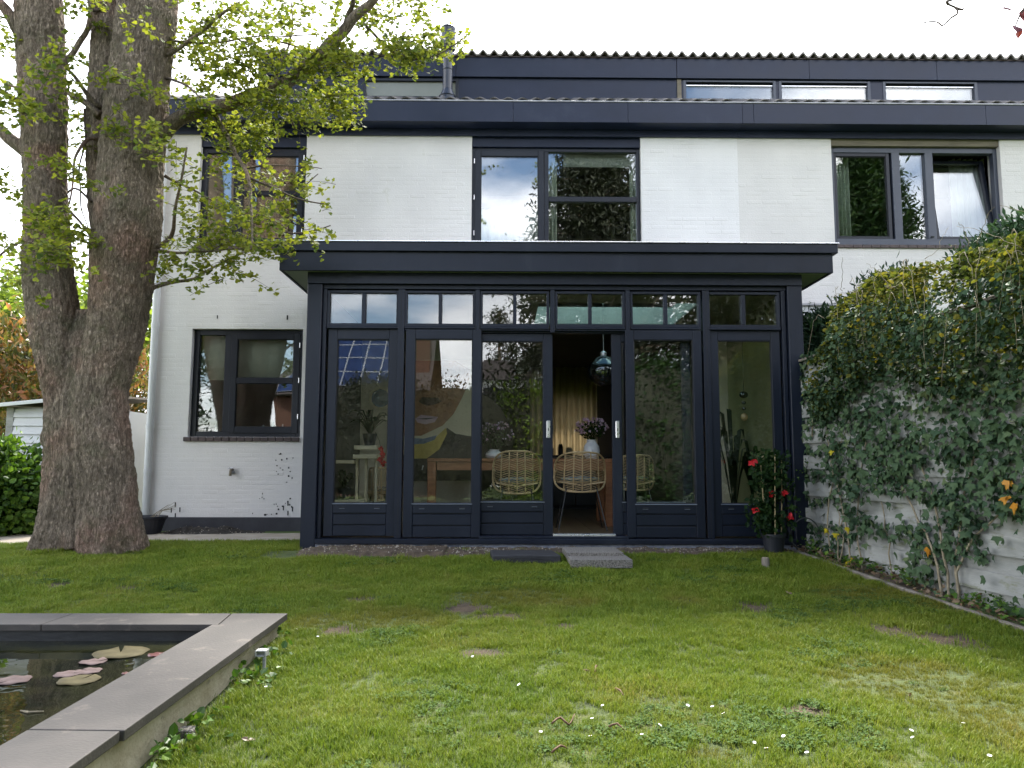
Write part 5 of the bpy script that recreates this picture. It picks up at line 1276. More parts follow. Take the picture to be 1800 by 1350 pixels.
# ivy
GAPS=[(1432,775,12,10,1),(1436,812,12,12,.9),(1440,860,22,16,.97),(1450,905,32,20,.95),(1530,880,46,14,.5),(1575,895,55,26,.97),(1520,985,40,45,.85),(1560,980,40,40,.85),(1632,735,26,16,.8),(1632,790,24,14,.5),(1640,830,36,16,.9),(1770,940,40,36,.85),(1730,1020,70,34,.93),(1780,1000,30,40,.85),(1425,655,12,14,.9),(1440,640,16,10,.9),(1600,640,24,18,.4),(1560,730,12,20,.4)]
def gapped(p_):
    x,y=proj(p_)
    for (cx_,cy_,rx,ry,pr) in GAPS:
        if ((x-cx_)/rx)**2+((y-cy_)/ry)**2<1 and rng.random()<pr: return True
    return False
ivyroot=thing('ivy','dark green ivy covering the white fence, thinner near the ground','ivy',FP(2.5,lawnz(5.5)))
def ivypts(n,s0,s1,zl,zh,dmin,dmax):
    o=[]
    for _ in range(n):
        s=rng.uniform(s0,s1); z=rng.uniform(zl,zh); d=rng.uniform(dmin,dmax)
        zz=z
        dens=np.interp(z,[-.2,.1,.4,.8,1.2,2.2],[.30,.55,.75,.95,1,1])+.38*mnoise.noise(Vector((s*1.9,z*2.3,4)))
        if rng.random()>dens: continue
        d*=min(1,.45+s*.8); p_=FP(s,z,d+.05*min(1,max(.0,s-.2))*max(0,mnoise.noise(Vector((s*2.5,z*2.5,8)))*2))
        if gapped(p_): continue
        o.append(tuple(p_))
    return np.array(o)
ip=ivypts(8400,-.05,4.2,-.12,2.1,.03,.14)
ip2=ivypts(1800,4.2,8,-.2,2.1,.03,.14)
tv=(-fn.x,-fn.y,.25)
L1=leaves(ip,(.036,.074),'ivy',tv,.42,(0,0,-1),.55); stuff(obj('leaves',L1,M['ivy'],ivyroot))
L1=leaves(ip2,(.04,.08),'ivy',tv,.5,(0,0,-1),.5); stuff(obj('leaves',L1,M['ivy'],ivyroot))
# the 280 nearest and lowest leaves one by one
ivs=[]
for k in range(5):
    l_=leaves([(0,0,0)],(.072,.082),'ivy',(0,-1,0),.12,(0,0,-1),.1); me=mesh_from('leaf',l_.v,l_.f); me.materials.append(M['ivy']); ivs.append(me)
cnt=0
for _ in range(900):
    if cnt>=280: break
    s=rng.uniform(1.0,3.1); z=rng.uniform(-.1,1.3); p_=FP(s,z,rng.uniform(.12,.17))
    if gapped(p_): continue
    o=bpy.data.objects.new('leaf',ivs[cnt%5]); C.objects.link(o); o.parent=ivyroot; o.location=p_-OFF[ivyroot.name]
    o.rotation_euler=(rng.normal(0,.35),rng.normal(0,.6),-rad(82)+rng.normal(0,.45)); o.scale=(rng.uniform(.8,1.15),)*3; cnt+=1
def stemline(pts_,r_,root,name='stem',m='vine',n=6):
    b=MB(); q=[]
    for i in range(len(pts_)-1):
        a,c=Vector(pts_[i]),Vector(pts_[i+1])
        for k in range(4): t=k/4; q.append(a.lerp(c,t)+Vector(rng.normal(0,.006,3)))
    q.append(Vector(pts_[-1])); rr=[r_*(1-.5*i/len(q)) for i in range(len(q))]
    b.tube(q,rr,n); return obj(name,b,M[m],root,smooth=True)
for (s,pts_) in ((0,[(.55,-.05,.1),(.5,.4,.1),(.62,.8,.08),(.5,1.2,.06),(.45,1.7,.05)]),(1,[(.9,-.05,.12),(.85,.35,.1),(.7,.65,.09),(.62,.95,.07),(.9,1.4,.05)]),(2,[(1.1,-.1,.12),(1.0,.3,.10),(1.05,.8,.08),(1.2,1.4,.05)]),(3,[(2.25,-.15,.14),(2.2,.3,.12),(2.1,.7,.1),(1.8,1.2,.06)]),(4,[(2.32,-.15,.12),(2.3,.3,.1),(2.4,.8,.08),(2.6,1.3,.06)]),(5,[(2.22,-.15,.16),(2.1,.35,.14),(1.9,.55,.12),(1.6,.9,.08)]),(6,[(2.38,-.15,.15),(2.34,.2,.14),(2.5,.5,.1),(3.0,.9,.06)]),(7,[(1.5,-.1,.1),(1.45,.3,.08),(1.3,.7,.05)]),(8,[(.25,1.2,.08),(.24,1.7,.07)]),(9,[(3.1,-.2,.1),(3.05,.4,.08),(3.0,1.0,.06)]),(10,[(.75,-.05,.15),(.72,.2,.13),(.8,.45,.1)]),(11,[(.8,-.05,.16),(.84,.25,.14),(.7,.5,.1)])):
    stemline([FP(a,z+lawnz(8-a)*.8,d) for a,z,d in pts_],.008 if s not in(3,4,5,6) else .012,ivyroot)
# yellow and orange dying leaves
for (px,py,mm,sz) in ((1453,930,'yellowleaf',.07),(1470,938,'yellowleaf',.075),(1490,927,'yellowleaf',.07),(1495,990,'yellowleaf',.12),(1772,845,'orangeleaf',.07),(1768,873,'orangeleaf',.08),(1785,885,'orangeleaf',.09),(1632,964,'orangeleaf',.09),(1540,628,'yellowleaf',.06),(1463,793,'yellowleaf',.06)):
    # find the fence depth along this pixel
    d=ray(px,py); q=F0-fn*.17; t=((q-Vector((0,0,CAMZ))).dot(fn))/d.dot(fn); p_=Vector((0,0,CAMZ))+d*t
    l_=leaves([p_]*2,(sz*.9,sz),'ivy',tv,.35,(0,0,-1),.5); obj('leaf',l_,M[mm],ivyroot,label='yellowing leaf' if mm=='yellowleaf' else 'orange leaf')
# climber heaped over the fence top
cl=thing('climber','tangled yellow-green climber heaped over the top of the fence','climber',FP(3,1.9))
def topz(s): return float(np.interp(s,[-.1,.35,.75,1.15,1.5,2.0,2.6,3.2,4.5,8],[1.95,1.99,2.12,2.50,2.62,2.55,2.52,2.50,2.5,2.5]))
cp=[];cp2=[]
for _ in range(21000):
    s=rng.uniform(-.05,5.0)+0; tz_=topz(s)+.06*mnoise.noise(Vector((s*5,0,3))); lo=1.55-.15*math.sin(s*3)
    u_=rng.random(); z=tz_-(tz_-lo)*u_**1.25; bul=.12+.34*math.sin(min(1,max(0,(z-lo)/(tz_-lo)))*math.pi)**.7*min(1,max(.1,s/1.2))
    if s<.32 or (s<.9 and rng.random()<.8-.6*s): continue
    d=bul*rng.uniform(.55,1)+.05*mnoise.noise(Vector((s*4,z*4,1)))
    if mnoise.noise(Vector((s*2.6,z*3.2,21)))<-.28: continue
    p_=FP(s,z,d if rng.random()<.85 else -d*.8)
    if gapped(p_) : continue
    (cp if z<tz_-.30 and rng.random()<.72 else cp2).append(tuple(p_))
stuff(obj('leaves',leaves(cp,(.028,.058),'broad',(-fn.x,-fn.y,.7),.75,(0,-.2,-1),.7),M['ivyclimb'] if 'ivyclimb' in M else M['ivy'],cl))
stuff(obj('leaves',leaves(cp2,(.026,.055),'broad',(0,0,1),.8,(-.3,-.3,-.3),.9),M['clematis'],cl))
for k in range(34):
    s=rng.uniform(.8,4.2); z=topz(s)-rng.uniform(0,.3); l_=rng.uniform(.3,.8); a=rng.normal(0,.7)
    pts_=[FP(s+math.sin(a)*l_*t*.7,z+.10*math.sin(t*3)-l_*t*t*(1 if k%3 else -.35),.34+.10*t) for t in (0,.3,.6,1)]
    stemline(pts_,.0028,cl,'tendril')
pts_=[P(1560,497,7.0),P(1535,504,7.1),P(1505,512,7.15),P(1480,516,7.2),P(1462,520,7.2)]; stemline(pts_,.003,cl,'tendril')
obj('tendril_leaves',leaves([tuple(q+Vector((rng.normal(0,.02),0,rng.normal(0,.02)))) for q in pts_ for _ in range(4)],(.02,.035),'oval',(0,-1,0),1),M['clematis'],cl)
pts_=[P(1625,455,6.4),P(1650,440,6.4),P(1653,420,6.4),P(1668,400,6.4)]; stemline(pts_,.0028,cl,'tendril')
# low ground cover in the bed
gp=[]
for _ in range(1500):
    s=rng.uniform(.2,7); q=FP(s,0,rng.uniform(.02,.28)); gp.append((q.x,q.y,bedh(q.x,q.y)+rng.uniform(.01,.10)*(1+mnoise.noise(Vector((s*2,0,0))))))
gp=[q for q in gp if mnoise.noise(Vector((q[1]*1.7,0,5)))>-.1]
o=obj('ground_cover',leaves(gp,(.02,.05),'ivy',(0,0,1),.6,(0,0,1),1),M['bush'],None,base=FP(2,0)); tag(o,'low green ground cover in the bed under the ivy','ground cover',kind='stuff')
dp_=[]
for _ in range(700):
    s=rng.uniform(-.1,7); q=FP(s,0,rng.uniform(.02,.30)); dp_.append((q.x,q.y,bedh(q.x,q.y)+rng.uniform(.005,.05)))
o=obj('leaf_litter',leaves(dp_,(.02,.06),'broad',(0,0,1),.7,(0,0,0),1),leafmat('dead_leaf',[(.1,(.05,.03,.02)),(.5,(.14,.09,.05)),(.9,(.3,.22,.13))],.1),None,base=FP(2,0)); tag(o,'brown dead leaves lying under the ivy','leaf litter',kind='stuff')
# conifers behind the fence
def shrub(name,label,c,r,n,size,m,shape='spray',cat='shrub',group=None,nc=None,stem=True,tip=(0,0,1),tsp=.8,per=40,cr=.08,root=None,zb=None):
    t=thing(name,label,cat,(c[0],c[1],c[2]-r[2] if zb is None else zb),group)
    nc=nc or max(6,n//per); pts_=clumps(c,r,nc,per,cr,.35)
    cc=np.array(c); dirn=(pts_-cc); dirn/=np.linalg.norm(dirn,axis=1,keepdims=True)+1e-6
    k=len(pts_); sv_,sf=SH[shape]
    nrm=dirn*.5+rng.normal(0,.8,(k,3)); tp=dirn*1.0+np.array(tip)*.6+rng.normal(0,tsp*.6,(k,3))
    n_,t_,b_=basis(nrm,tp); s=rng.uniform(size[0],size[1],k); A=np.array(sv_); mm=len(A)
    V=pts_[:,None,:]+s[:,None,None]*(A[None,:,0,None]*b_[:,None,:]+A[None,:,1,None]*t_[:,None,:]+A[None,:,2,None]*n_[:,None,:])
    q=MB(); q.v=V.reshape(-1,3).tolist(); q.f=[tuple(i*mm+j for j in f) for i in range(k) for f in sf]
    stuff(obj('foliage',q,M[m],t))
    if stem:
        b=MB(); zb_=OFF[t.name].z
        for i in range(7):
            a=rng.uniform(0,6.28); b.tube([(c[0]+rng.normal(0,.04),c[1],zb_),(c[0]+math.cos(a)*r[0]*.4,c[1]+math.sin(a)*r[1]*.4,c[2]-r[2]*.1),(c[0]+math.cos(a)*r[0]*.8,c[1]+math.sin(a)*r[1]*.8,c[2]+r[2]*.55)],[max(.012,r[0]*.05),r[0]*.03,.004],6)
        obj('stems',b,M['twig'],t)
    return t
def at(px,py,Y): q=P(px,py,Y); return (q.x,q.y,q.z)
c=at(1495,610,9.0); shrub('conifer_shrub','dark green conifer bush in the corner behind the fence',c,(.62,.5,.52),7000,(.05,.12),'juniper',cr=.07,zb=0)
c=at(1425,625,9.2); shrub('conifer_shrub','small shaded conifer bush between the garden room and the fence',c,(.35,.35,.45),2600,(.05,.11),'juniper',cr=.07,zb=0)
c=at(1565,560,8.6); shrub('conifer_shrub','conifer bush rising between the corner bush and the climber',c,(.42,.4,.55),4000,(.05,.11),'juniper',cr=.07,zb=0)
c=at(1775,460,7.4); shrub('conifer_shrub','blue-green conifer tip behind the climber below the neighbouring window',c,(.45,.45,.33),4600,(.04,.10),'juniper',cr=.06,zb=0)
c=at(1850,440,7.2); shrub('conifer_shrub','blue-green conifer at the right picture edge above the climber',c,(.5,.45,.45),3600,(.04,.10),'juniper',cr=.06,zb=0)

# ================================================================= POTTED MANDEVILLA
yp=7.86; p=P(1361,975,yp); zg=lawnz(yp)-.0; xp=p.x
mv=thing('potted_climber','potted climber with red flowers trained on canes in a black pot','pot plant',(xp,yp,zg))
zr_=PZ(938,yp,1361); b=MB(); b.lathe((xp,yp,zg),[(.088,0),(.112,zr_-zg-.03),(.124,zr_-zg-.028),(.124,zr_-zg),(.112,zr_-zg),(.108,zr_-zg-.03)],26); obj('pot',b,M['blackpot'],mv)
b=MB(); b.lathe((xp,yp,zr_-.035),[(.108,0),(.1,.006)],20); obj('potting_soil',b,M['compost'],mv)
zt_=PZ(806,yp,1361)
for (dx,dy,ln) in ((-.10,-.02,.0),(-.02,-.09,.03),(.085,-.03,-.02)):
    top=P(1336 if dx<-.05 else (1357 if dx<0 else 1372),808,yp); b=MB(); b.tube([(xp+dx*.8,yp+dy,zr_-.05),((xp+dx*.9+top.x)/2,yp+dy,(zr_+zt_)/2),(top.x,yp+dy,zt_+ln),(top.x+(.04 if dx<0 else -.03),yp+dy*.3,zt_+.03+ln)],.006,7); obj('cane',b,mat('bamboo_cane',(.30,.23,.11),(.42,.34,.18),20,.6) if 'cane' not in M else M['cane'],mv)
pts_=[]
for _ in range(190):
    z=zr_+rng.uniform(.02,1.0)*(PZ(795,yp,1361)-zr_); pts_.append(np.array((xp-.03+rng.normal(0,.085),yp+rng.normal(0,.07),z))+rng.normal(0,.03,(7,3)))
pts_=np.concatenate(pts_); obj('leaves',leaves(pts_,(.035,.065),'broad',(0,-.6,.5),.8,(0,0,-.6),.7),M['mandevilla'] if 'mandevilla' in M else M['hedge'],mv); stuff(bpy.data.objects[mv.children[-1].name])
b=MB()
for i in range(9):
    x=xp+rng.normal(0,.06); b.tube([(xp+rng.normal(0,.03),yp,zr_-.03),(x,yp+rng.normal(0,.05),(zr_+zt_)/2),(x+rng.normal(0,.05),yp+rng.normal(0,.05),zt_-.03*i)],.003,5)
obj('stems',b,M['hedge'],mv)
for (px,py) in ((1327,812),(1321,813),(1328,897),(1380,869),(1389,909),(1358,868)):
    q=P(px,py,yp-.09); f=leaves(np.tile(np.array(q),(7,1)),(.034,.05),'broad',(0,-1,.2),.25,(0,0,0),1); obj('flower',f,M['redflower'],mv)
pts_=[P(1386,850,yp),P(1395,842,yp+.1),P(1407,830,yp+.2),P(1420,815,8.1)]; stemline(pts_,.002,mv,'tendril','hedge')
obj('tendril_leaves',leaves([tuple(q+Vector(rng.normal(0,.02,3))) for q in pts_+[P(1392,875,yp),P(1398,890,yp),P(1405,900,yp)] for _ in range(6)],(.015,.028),'broad',(0,-1,0),.8),M['bush'],mv)
# loop of hose
c=P(1416,937,8.0); b=MB(); b.tube([(c.x+.155*math.cos(a),8.0+.03*math.sin(a*2),c.z+.165*math.sin(a)-.01) for a in np.linspace(.2,5.2,34)],.007,8); tag(obj('hose',b,mat('dull_green_hose',(.05,.055,.05),(.08,.085,.075),5,.5),None,base=c,smooth=True),'loop of thin grey-green hose leaning on the black corner post','hose')

# ================================================================= GINKGO
YT=8.15
tree=thing('ginkgo_tree','old ginkgo with two thick leaders and fresh yellow-green leaves','tree',(PX(160,965,YT),YT,lawnz(YT)))
def T(px,py,dy=0): return P(px,py,YT+dy)
k_=YT/FPX
def stempts(lst,dy=0): return [T(a,b_,dy+(c2 if len(rest)>0 else 0)) for (a,b_,w_,*rest) in lst for c2 in [rest[0] if rest else 0]], [w_*k_/2*(1-.00) for (_,_,w_,*r__) in lst]
def resamp(pts_,rs,step=.05):
    P2=[];R2=[]
    n=len(pts_)
    for i in range(n-1):
        p0=pts_[max(i-1,0)];p1=pts_[i];p2=pts_[i+1];p3=pts_[min(i+2,n-1)]; m=max(2,int((p2-p1).length/step))
        for k in range(m):
            t=k/m; P2.append(.5*((2*p1)+(-p0+p2)*t+(2*p0-5*p1+4*p2-p3)*t*t+(-p0+3*p1-3*p2+p3)*t**3)); R2.append(rs[i]+(rs[i+1]-rs[i])*t)
    P2.append(pts_[-1]);R2.append(rs[-1]); return P2,R2
trunk=MB()
def trunktube(lst,dy=0,n=110,ridge=.035,flare=True,seed=0):
    pts_,rs=stempts(lst,dy); pts_,rs=resamp(pts_,rs,.030)
    base=len(trunk.v); fr=Vector((1,0,0))
    for i,(p_,r_) in enumerate(zip(pts_,rs)):
        t=(pts_[min(i+1,len(pts_)-1)]-pts_[max(i-1,0)]).normalized(); fr=(fr-t*fr.dot(t)).normalized(); b_=t.cross(fr)
        for k in range(n):
            a=6.2832*k/n; h=p_.z
            rr=r_*(1+ridge*(1.6*mnoise.noise(Vector((math.cos(a)*2.2+seed,math.sin(a)*2.2,h*.9)))+1.2*mnoise.noise(Vector((math.cos(a)*6+seed,math.sin(a)*6,h*1.4)))))
            rr+= .012*mnoise.noise(Vector((math.cos(a)*16*r_*3+seed,math.sin(a)*16*r_*3,h*5)))
            rr+= -.016*max(0,1-5.5*abs(mnoise.noise(Vector((math.cos(a)*r_*15+seed,math.sin(a)*r_*15,h*2.1+.5*mnoise.noise(Vector((a,h*4,seed))))))))+.006
            if flare and h<.9:
                f=(1-max(0,h)/.9)**2.2; rr*=1+f*.16*(.3+1.5*mnoise.noise(Vector((math.cos(a)*2.4+seed,math.sin(a)*2.4,0))))
            trunk.v.append(tuple(p_+(fr*math.cos(a)+b_*math.sin(a))*rr))
    m=len(pts_)
    for i in range(m-1):
        for k in range(n): a=base+i*n+k; c=base+i*n+(k+1)%n; trunk.f.append((a,c,c+n,a+n))
    trunk.f.append(tuple(base+k for k in range(n))[::-1]); trunk.f.append(tuple(base+(m-1)*n+k for k in range(n)))
trunktube([(100,985,80),(101,960,76),(110,900,66),(113,800,62),(112,700,62),(99,600,76),(90,520,80),(84,470,78),(82,400,72),(80,300,68),(76,200,78),(72,100,80),(68,0,76),(62,-120,70),(55,-260,58),(45,-420,44),(40,-560,30)],seed=1)
trunktube([(196,985,112),(195,960,106),(190,900,96),(182,800,92),(177,700,84),(188,640,86),(199,600,92),(212,520,98),(217,460,104),(226,380,112),(228,320,108),(236,230,104),(246,130,102),(258,20,100),(266,-100,94),(275,-260,78),(285,-430,58),(292,-600,36)],seed=5,dy=-.05)
trunktube([(165,930,60),(168,800,60),(182,650,50),(188,520,52),(188,420,52),(186,320,62),(186,220,64),(192,120,66),(196,20,66),(196,-120,60),(190,-300,48),(182,-480,30)],dy=.2,seed=9,flare=False)
trunktube([(150,960,84),(148,850,84),(148,740,84),(150,650,66),(149,590,46),(149,545,20)],dy=.02,seed=13)
for (a,c,e,f) in (((76,975,24),(86,940,32),(100,880,34),(110,800,26)),((238,978,26),(228,940,38),(216,870,38),(202,780,28)),((163,976,40),(164,940,36),(168,880,26),(172,820,12))):
    trunktube([a,c,e,f],dy=-.30 if a[0] in (160,115) else -.1,seed=a[0],n=20,flare=True)
# knobs
for (px,py,r_) in ((236,505,14),(232,560,12),(70,390+200,12),(82,770,10),(258,440,10)):
    q=T(px,py,-.05); trunk.sphere(q,r_*k_*1.1,12,8,(1,1,1.5))
def barkmat():
    m,t,b=newmat('ginkgo_bark'); l=t.links.new
    tcn=node(t,'ShaderNodeTexCoord'); mp_=node(t,'ShaderNodeMapping'); mp_.inputs['Scale'].default_value=(1,1,.26); l(tcn.outputs['Object'],mp_.inputs[0])
    n=node(t,'ShaderNodeTexNoise'); n.inputs['Scale'].default_value=44; n.inputs['Detail'].default_value=10; n.inputs['Roughness'].default_value=.65; n.inputs['Distortion'].default_value=.8; l(mp_.outputs[0],n.inputs['Vector'])
    v=node(t,'ShaderNodeTexVoronoi',feature='DISTANCE_TO_EDGE'); v.inputs['Scale'].default_value=60; 
    mp2=node(t,'ShaderNodeMapping'); mp2.inputs['Scale'].default_value=(1,1,.2); l(tcn.outputs['Object'],mp2.inputs[0])
    dn=node(t,'ShaderNodeMixRGB',blend_type='ADD'); dn.inputs[0].default_value=.06; l(mp2.outputs[0],dn.inputs[1]); l(n.outputs['Color'],dn.inputs[2]); l(dn.outputs[0],v.inputs['Vector'])
    big=node(t,'ShaderNodeTexNoise'); big.inputs['Scale'].default_value=1.8; big.inputs['Detail'].default_value=4; l(tcn.outputs['Object'],big.inputs['Vector'])
    c1=ramp(t,big.outputs[0],[(.35,(.26,.22,.175)),(.5,(.37,.31,.25)),(.66,(.39,.275,.22))])
    c2=ramp(t,n.outputs[0],[(.34,(.42,.40,.38)),(.62,(1.2,1.16,1.1))])
    mu=node(t,'ShaderNodeMixRGB',blend_type='MULTIPLY'); mu.inputs[0].default_value=1; l(c1.outputs[0],mu.inputs[1]); l(c2.outputs[0],mu.inputs[2])
    # algae and lichen
    g=node(t,'ShaderNodeTexNoise'); g.inputs['Scale'].default_value=3.2; g.inputs['Detail'].default_value=9; g.inputs['Roughness'].default_value=.7; l(tcn.outputs['Object'],g.inputs['Vector'])
    gr_=ramp(t,g.outputs[0],[(.52,(0,0,0)),(.68,(.6,.6,.6))]); mg_=node(t,'ShaderNodeMixRGB'); mg_.inputs[2].default_value=(.15,.155,.085,1); l(gr_.outputs[0],mg_.inputs[0]); l(mu.outputs[0],mg_.inputs[1])
    ve=ramp(t,v.outputs[0],[(.0,(.35,.35,.35)),(.18,(1,1,1))]); m3=node(t,'ShaderNodeMixRGB',blend_type='MULTIPLY'); m3.inputs[0].default_value=.6; l(mg_.outputs[0],m3.inputs[1]); l(ve.outputs[0],m3.inputs[2])
    l(m3.outputs[0],b.inputs['Base Color']); b.inputs['Roughness'].default_value=.95; b.inputs['Specular IOR Level'].default_value=.15
    s=node(t,'ShaderNodeMath',operation='MULTIPLY_ADD'); l(ve.outputs[0],s.inputs[0]); s.inputs[1].default_value=.45; l(n.outputs[0],s.inputs[2])
    bp=node(t,'ShaderNodeBump'); bp.inputs['Strength'].default_value=1.0; bp.inputs['Distance'].default_value=.035; l(s.outputs[0],bp.inputs['Height']); l(bp.outputs[0],b.inputs['Normal']); return m
M['bark']=barkmat()
to=obj('trunk',trunk,M['bark'],tree,smooth=True)
md=to.modifiers.new('merge','REMESH'); md.mode='VOXEL'; md.voxel_size=.0125; md.use_smooth_shade=True
md=to.modifiers.new('soft','SMOOTH'); md.factor=.4; md.iterations=1
tx=bpy.data.textures.new('bark_relief','CLOUDS'); tx.noise_scale=.05; tx.noise_depth=3
md=to.modifiers.new('relief','DISPLACE'); md.texture=tx; md.strength=.03; md.texture_coords='LOCAL'
BR=[[(285,235,30,-.1),(310,212,27),(345,196,25),(395,186,24),(450,165,22),(505,145,22),(535,122,24),(565,96,22),(600,62,20),(622,32,17),(650,5,14),(668,-20,12),(690,-70,8)],
[(605,58,10),(612,30,9),(618,0,8),(622,-50,6)],
[(640,38,6),(660,65,5),(690,90,5),(715,105,4),(760,100,3),(790,85,2.5),(825,60,2)],
[(375,200,10),(395,232,8),(415,270,7),(436,310,6),(441,350,5),(443,400,4),(440,440,3)],
[(255,515,14),(272,505,8),(300,498,7),(340,490,5),(365,475,4),(400,455,3),(440,440,2)],
[(262,443,9),(280,440,6),(310,443,5),(355,442,4),(420,435,2.5),(470,445,2)],
[(262,440,12),(285,428,8),(302,412,7),(307,390,6),(311,350,5),(320,310,4),(330,260,3)],
[(288,310,6),(320,325,4),(370,350,3),(430,372,3),(500,352,2),(560,305,1.8)],
[(436,312,5),(480,330,4),(520,350,3),(570,360,2)],[(440,360,5),(480,395,4),(520,410,3),(580,398,2)],
[(430,300,4),(480,290,3),(540,295,2),(565,298,1.5)],
[(285,105,10),(300,92,8),(322,74,7),(350,55,6),(380,30,5),(420,5,4)],[(300,74,5),(350,76,4),(400,74,4),(440,65,3),(560,60,2)],
[(284,140,6),(305,140,5),(332,150,4),(352,172,3)],[(480,145,7),(500,105,6),(512,70,4),(515,20,3),(505,-30,2)],[(500,150,6),(497,175,5),(510,200,4),(520,225,2.5)],
[(560,100,6),(520,80,4),(470,60,3),(430,20,2)],
[(175,205,16),(160,188,12),(146,175,11),(130,170,9),(113,152,7)],[(175,188,9),(158,170,8),(145,155,7),(130,135,6),(118,122,5)],
[(100,120,14),(125,100,10),(140,75,10),(155,50,9),(160,20,8),(155,-10,8),(150,-60,6)],[(160,20,6),(172,22,5),(185,15,3)],
[(75,285,30),(50,270,26),(25,250,23),(0,225,20),(-40,190,18),(-90,140,14)],[(55,72,24),(35,55,21),(12,22,18),(-10,-5,16),(-60,-60,12)],[(60,215,14),(45,205,10),(30,180,9),(0,160,8),(-30,140,6)],
[(175,245,8),(158,243,7),(145,252,6),(134,272,5),(130,300,4),(120,360,3)],[(160,355,5),(130,330,4),(100,360,3)],[(150,190,4),(150,250,3),(140,340,2.5),(160,420,2)],
[(85,430,10),(60,420,7),(30,425,5),(0,450,4),(-30,480,3)],[(110,350,8),(140,390,5),(170,425,4),(215,430,2)],[(60,130,8),(40,150,6),(15,150,5),(-10,130,4)]]
br=MB()
bpts=[]
for L_ in BR:
    pts_,rs=stempts(L_); jit=R.uniform(-.5,.4)
    pts_=[q if i==0 else q*1.0 for i,q in enumerate(pts_)]
    # let each bough drift in depth so the crown has volume
    n=len(pts_); dd=R.uniform(-.9,.5)
    P3=[]
    for i,(a,b_,w_,*r__) in enumerate(L_): P3.append(P(a,b_,YT+dd*(i/(n-1))**1.2))
    P3,R3=resamp(P3,rs,.06)
    P3=[q+Vector((mnoise.noise(q*3),mnoise.noise(q*3+Vector((9,0,0))),mnoise.noise(q*3+Vector((0,9,0)))))*.03 for q in P3]
    b=MB(); b.tube(P3,[max(.004,r_*(1+.12*mnoise.noise(q*8))) for q,r_ in zip(P3,R3)],10 if rs[0]>.03 else 6)
    obj('branch',b,M['bark'] if rs[0]>.02 else M['twig'],tree,smooth=True)
    bpts+= [(q,r_) for q,r_ in zip(P3[::2],R3[::2])]
E=[(340,60,60,60,200),(400,40,70,45,180),(470,30,60,35,130),(540,20,60,25,110),(420,110,80,35,250),(360,120,55,40,170),(480,100,60,40,170),(560,115,55,38,210),(610,110,45,34,180),(500,190,65,26,230),(560,190,55,26,200),(605,175,38,28,150),(440,170,50,28,120),(400,220,60,26,150),(450,245,60,26,170),(360,190,50,18,70),
(640,15,55,18,120),(720,5,70,10,90),(700,75,45,16,80),(720,98,45,13,170),(770,75,32,18,85),(812,60,16,9,24),(680,50,38,20,60),(745,60,30,12,30),
(400,290,45,26,80),(450,310,55,22,100),(510,312,50,16,90),(548,296,22,9,34),(380,370,55,26,120),(440,380,65,36,210),(500,370,48,22,90),(556,356,24,10,34),(400,430,75,26,220),(470,430,55,18,120),(530,418,48,12,70),(566,398,18,7,20),(340,410,46,26,100),(330,340,32,36,80),(310,280,22,40,60),(340,455,55,20,130),(400,472,46,16,90),(440,486,24,9,26),(300,470,22,24,50),(350,494,30,8,26),
(85,120,38,36,80),(60,190,46,28,100),(112,150,28,26,60),(230,140,60,12,80),(262,162,36,22,45),(215,222,56,18,90),(240,245,36,12,46),(278,240,24,32,70),(130,100,30,30,70),(150,30,40,30,70),(140,200,20,40,50),
(20,80,40,56,110),(20,180,40,46,120),(80,372,56,26,110),(100,392,74,28,190),(60,430,66,26,160),(150,430,56,26,110),(40,482,46,24,90),(120,462,46,14,70),(95,285,46,14,60),(160,312,44,12,60),(200,20,40,14,30),(255,40,40,14,30),(20,330,30,40,80),(150,260,20,30,40),(205,510,6,4,0),(95,518,12,6,16)]
lp=[];tw_=MB()
def spray(c,r,n):
    """twigs through an ellipsoid with leaves in tufts along them"""
    nt=max(1,n//16)
    for _ in range(nt):
        a=cloud(c,r,1)[0]; d=rng.normal(0,1,3)*np.array((1,.7,.35)); d/=np.linalg.norm(d); ln=rng.uniform(.16,.42)
        m=5; q=[a+d*ln*(k/m-.5)+np.array((0,0,-.06*(k/m)**2)) for k in range(m+1)]
        tw_.tube([tuple(v) for v in q],[.0035,.003,.003,.0025,.002,.0015],4)
        for v in q[1:]:
            for __ in range(int(rng.integers(1,6))): lp.append(v+rng.normal(0,.026,3))
for (cx_,cy_,rx,ry,n) in E:
    if n==0: continue
    yd=YT+rng.uniform(-.7,.35)+(-.75 if 150<cx_<300 or (40<cx_<130 and cy_>80) else 0)
    c=P(cx_,cy_,yd); spray(np.array(c),np.array((rx*1.12*yd/FPX,.36,ry*1.15*yd/FPX)),int(n*(2.7 if cy_<260 and cx_>300 else 1.7)))
# crown above and around the picture
for _ in range(260):
    x=rng.uniform(-9,1.0); y=rng.uniform(6,11); z=rng.uniform(5.6,9.5)
    px,py=proj((x,y,z))
    if py>-60 and 300<px<1900: continue
    if py>-20 and px>-30: continue
    spray(np.array((x,y,z)),np.array((.5,.5,.3)),40)
lp=np.array(lp); stuff(obj('crown',leaves(lp,(.042,.070),'ginkgo',(0,-.35,.8),.55,(0,-.1,-.5),.9),M['ginkgo'],tree)); stuff(obj('twigs',tw_,M['twig'],tree))

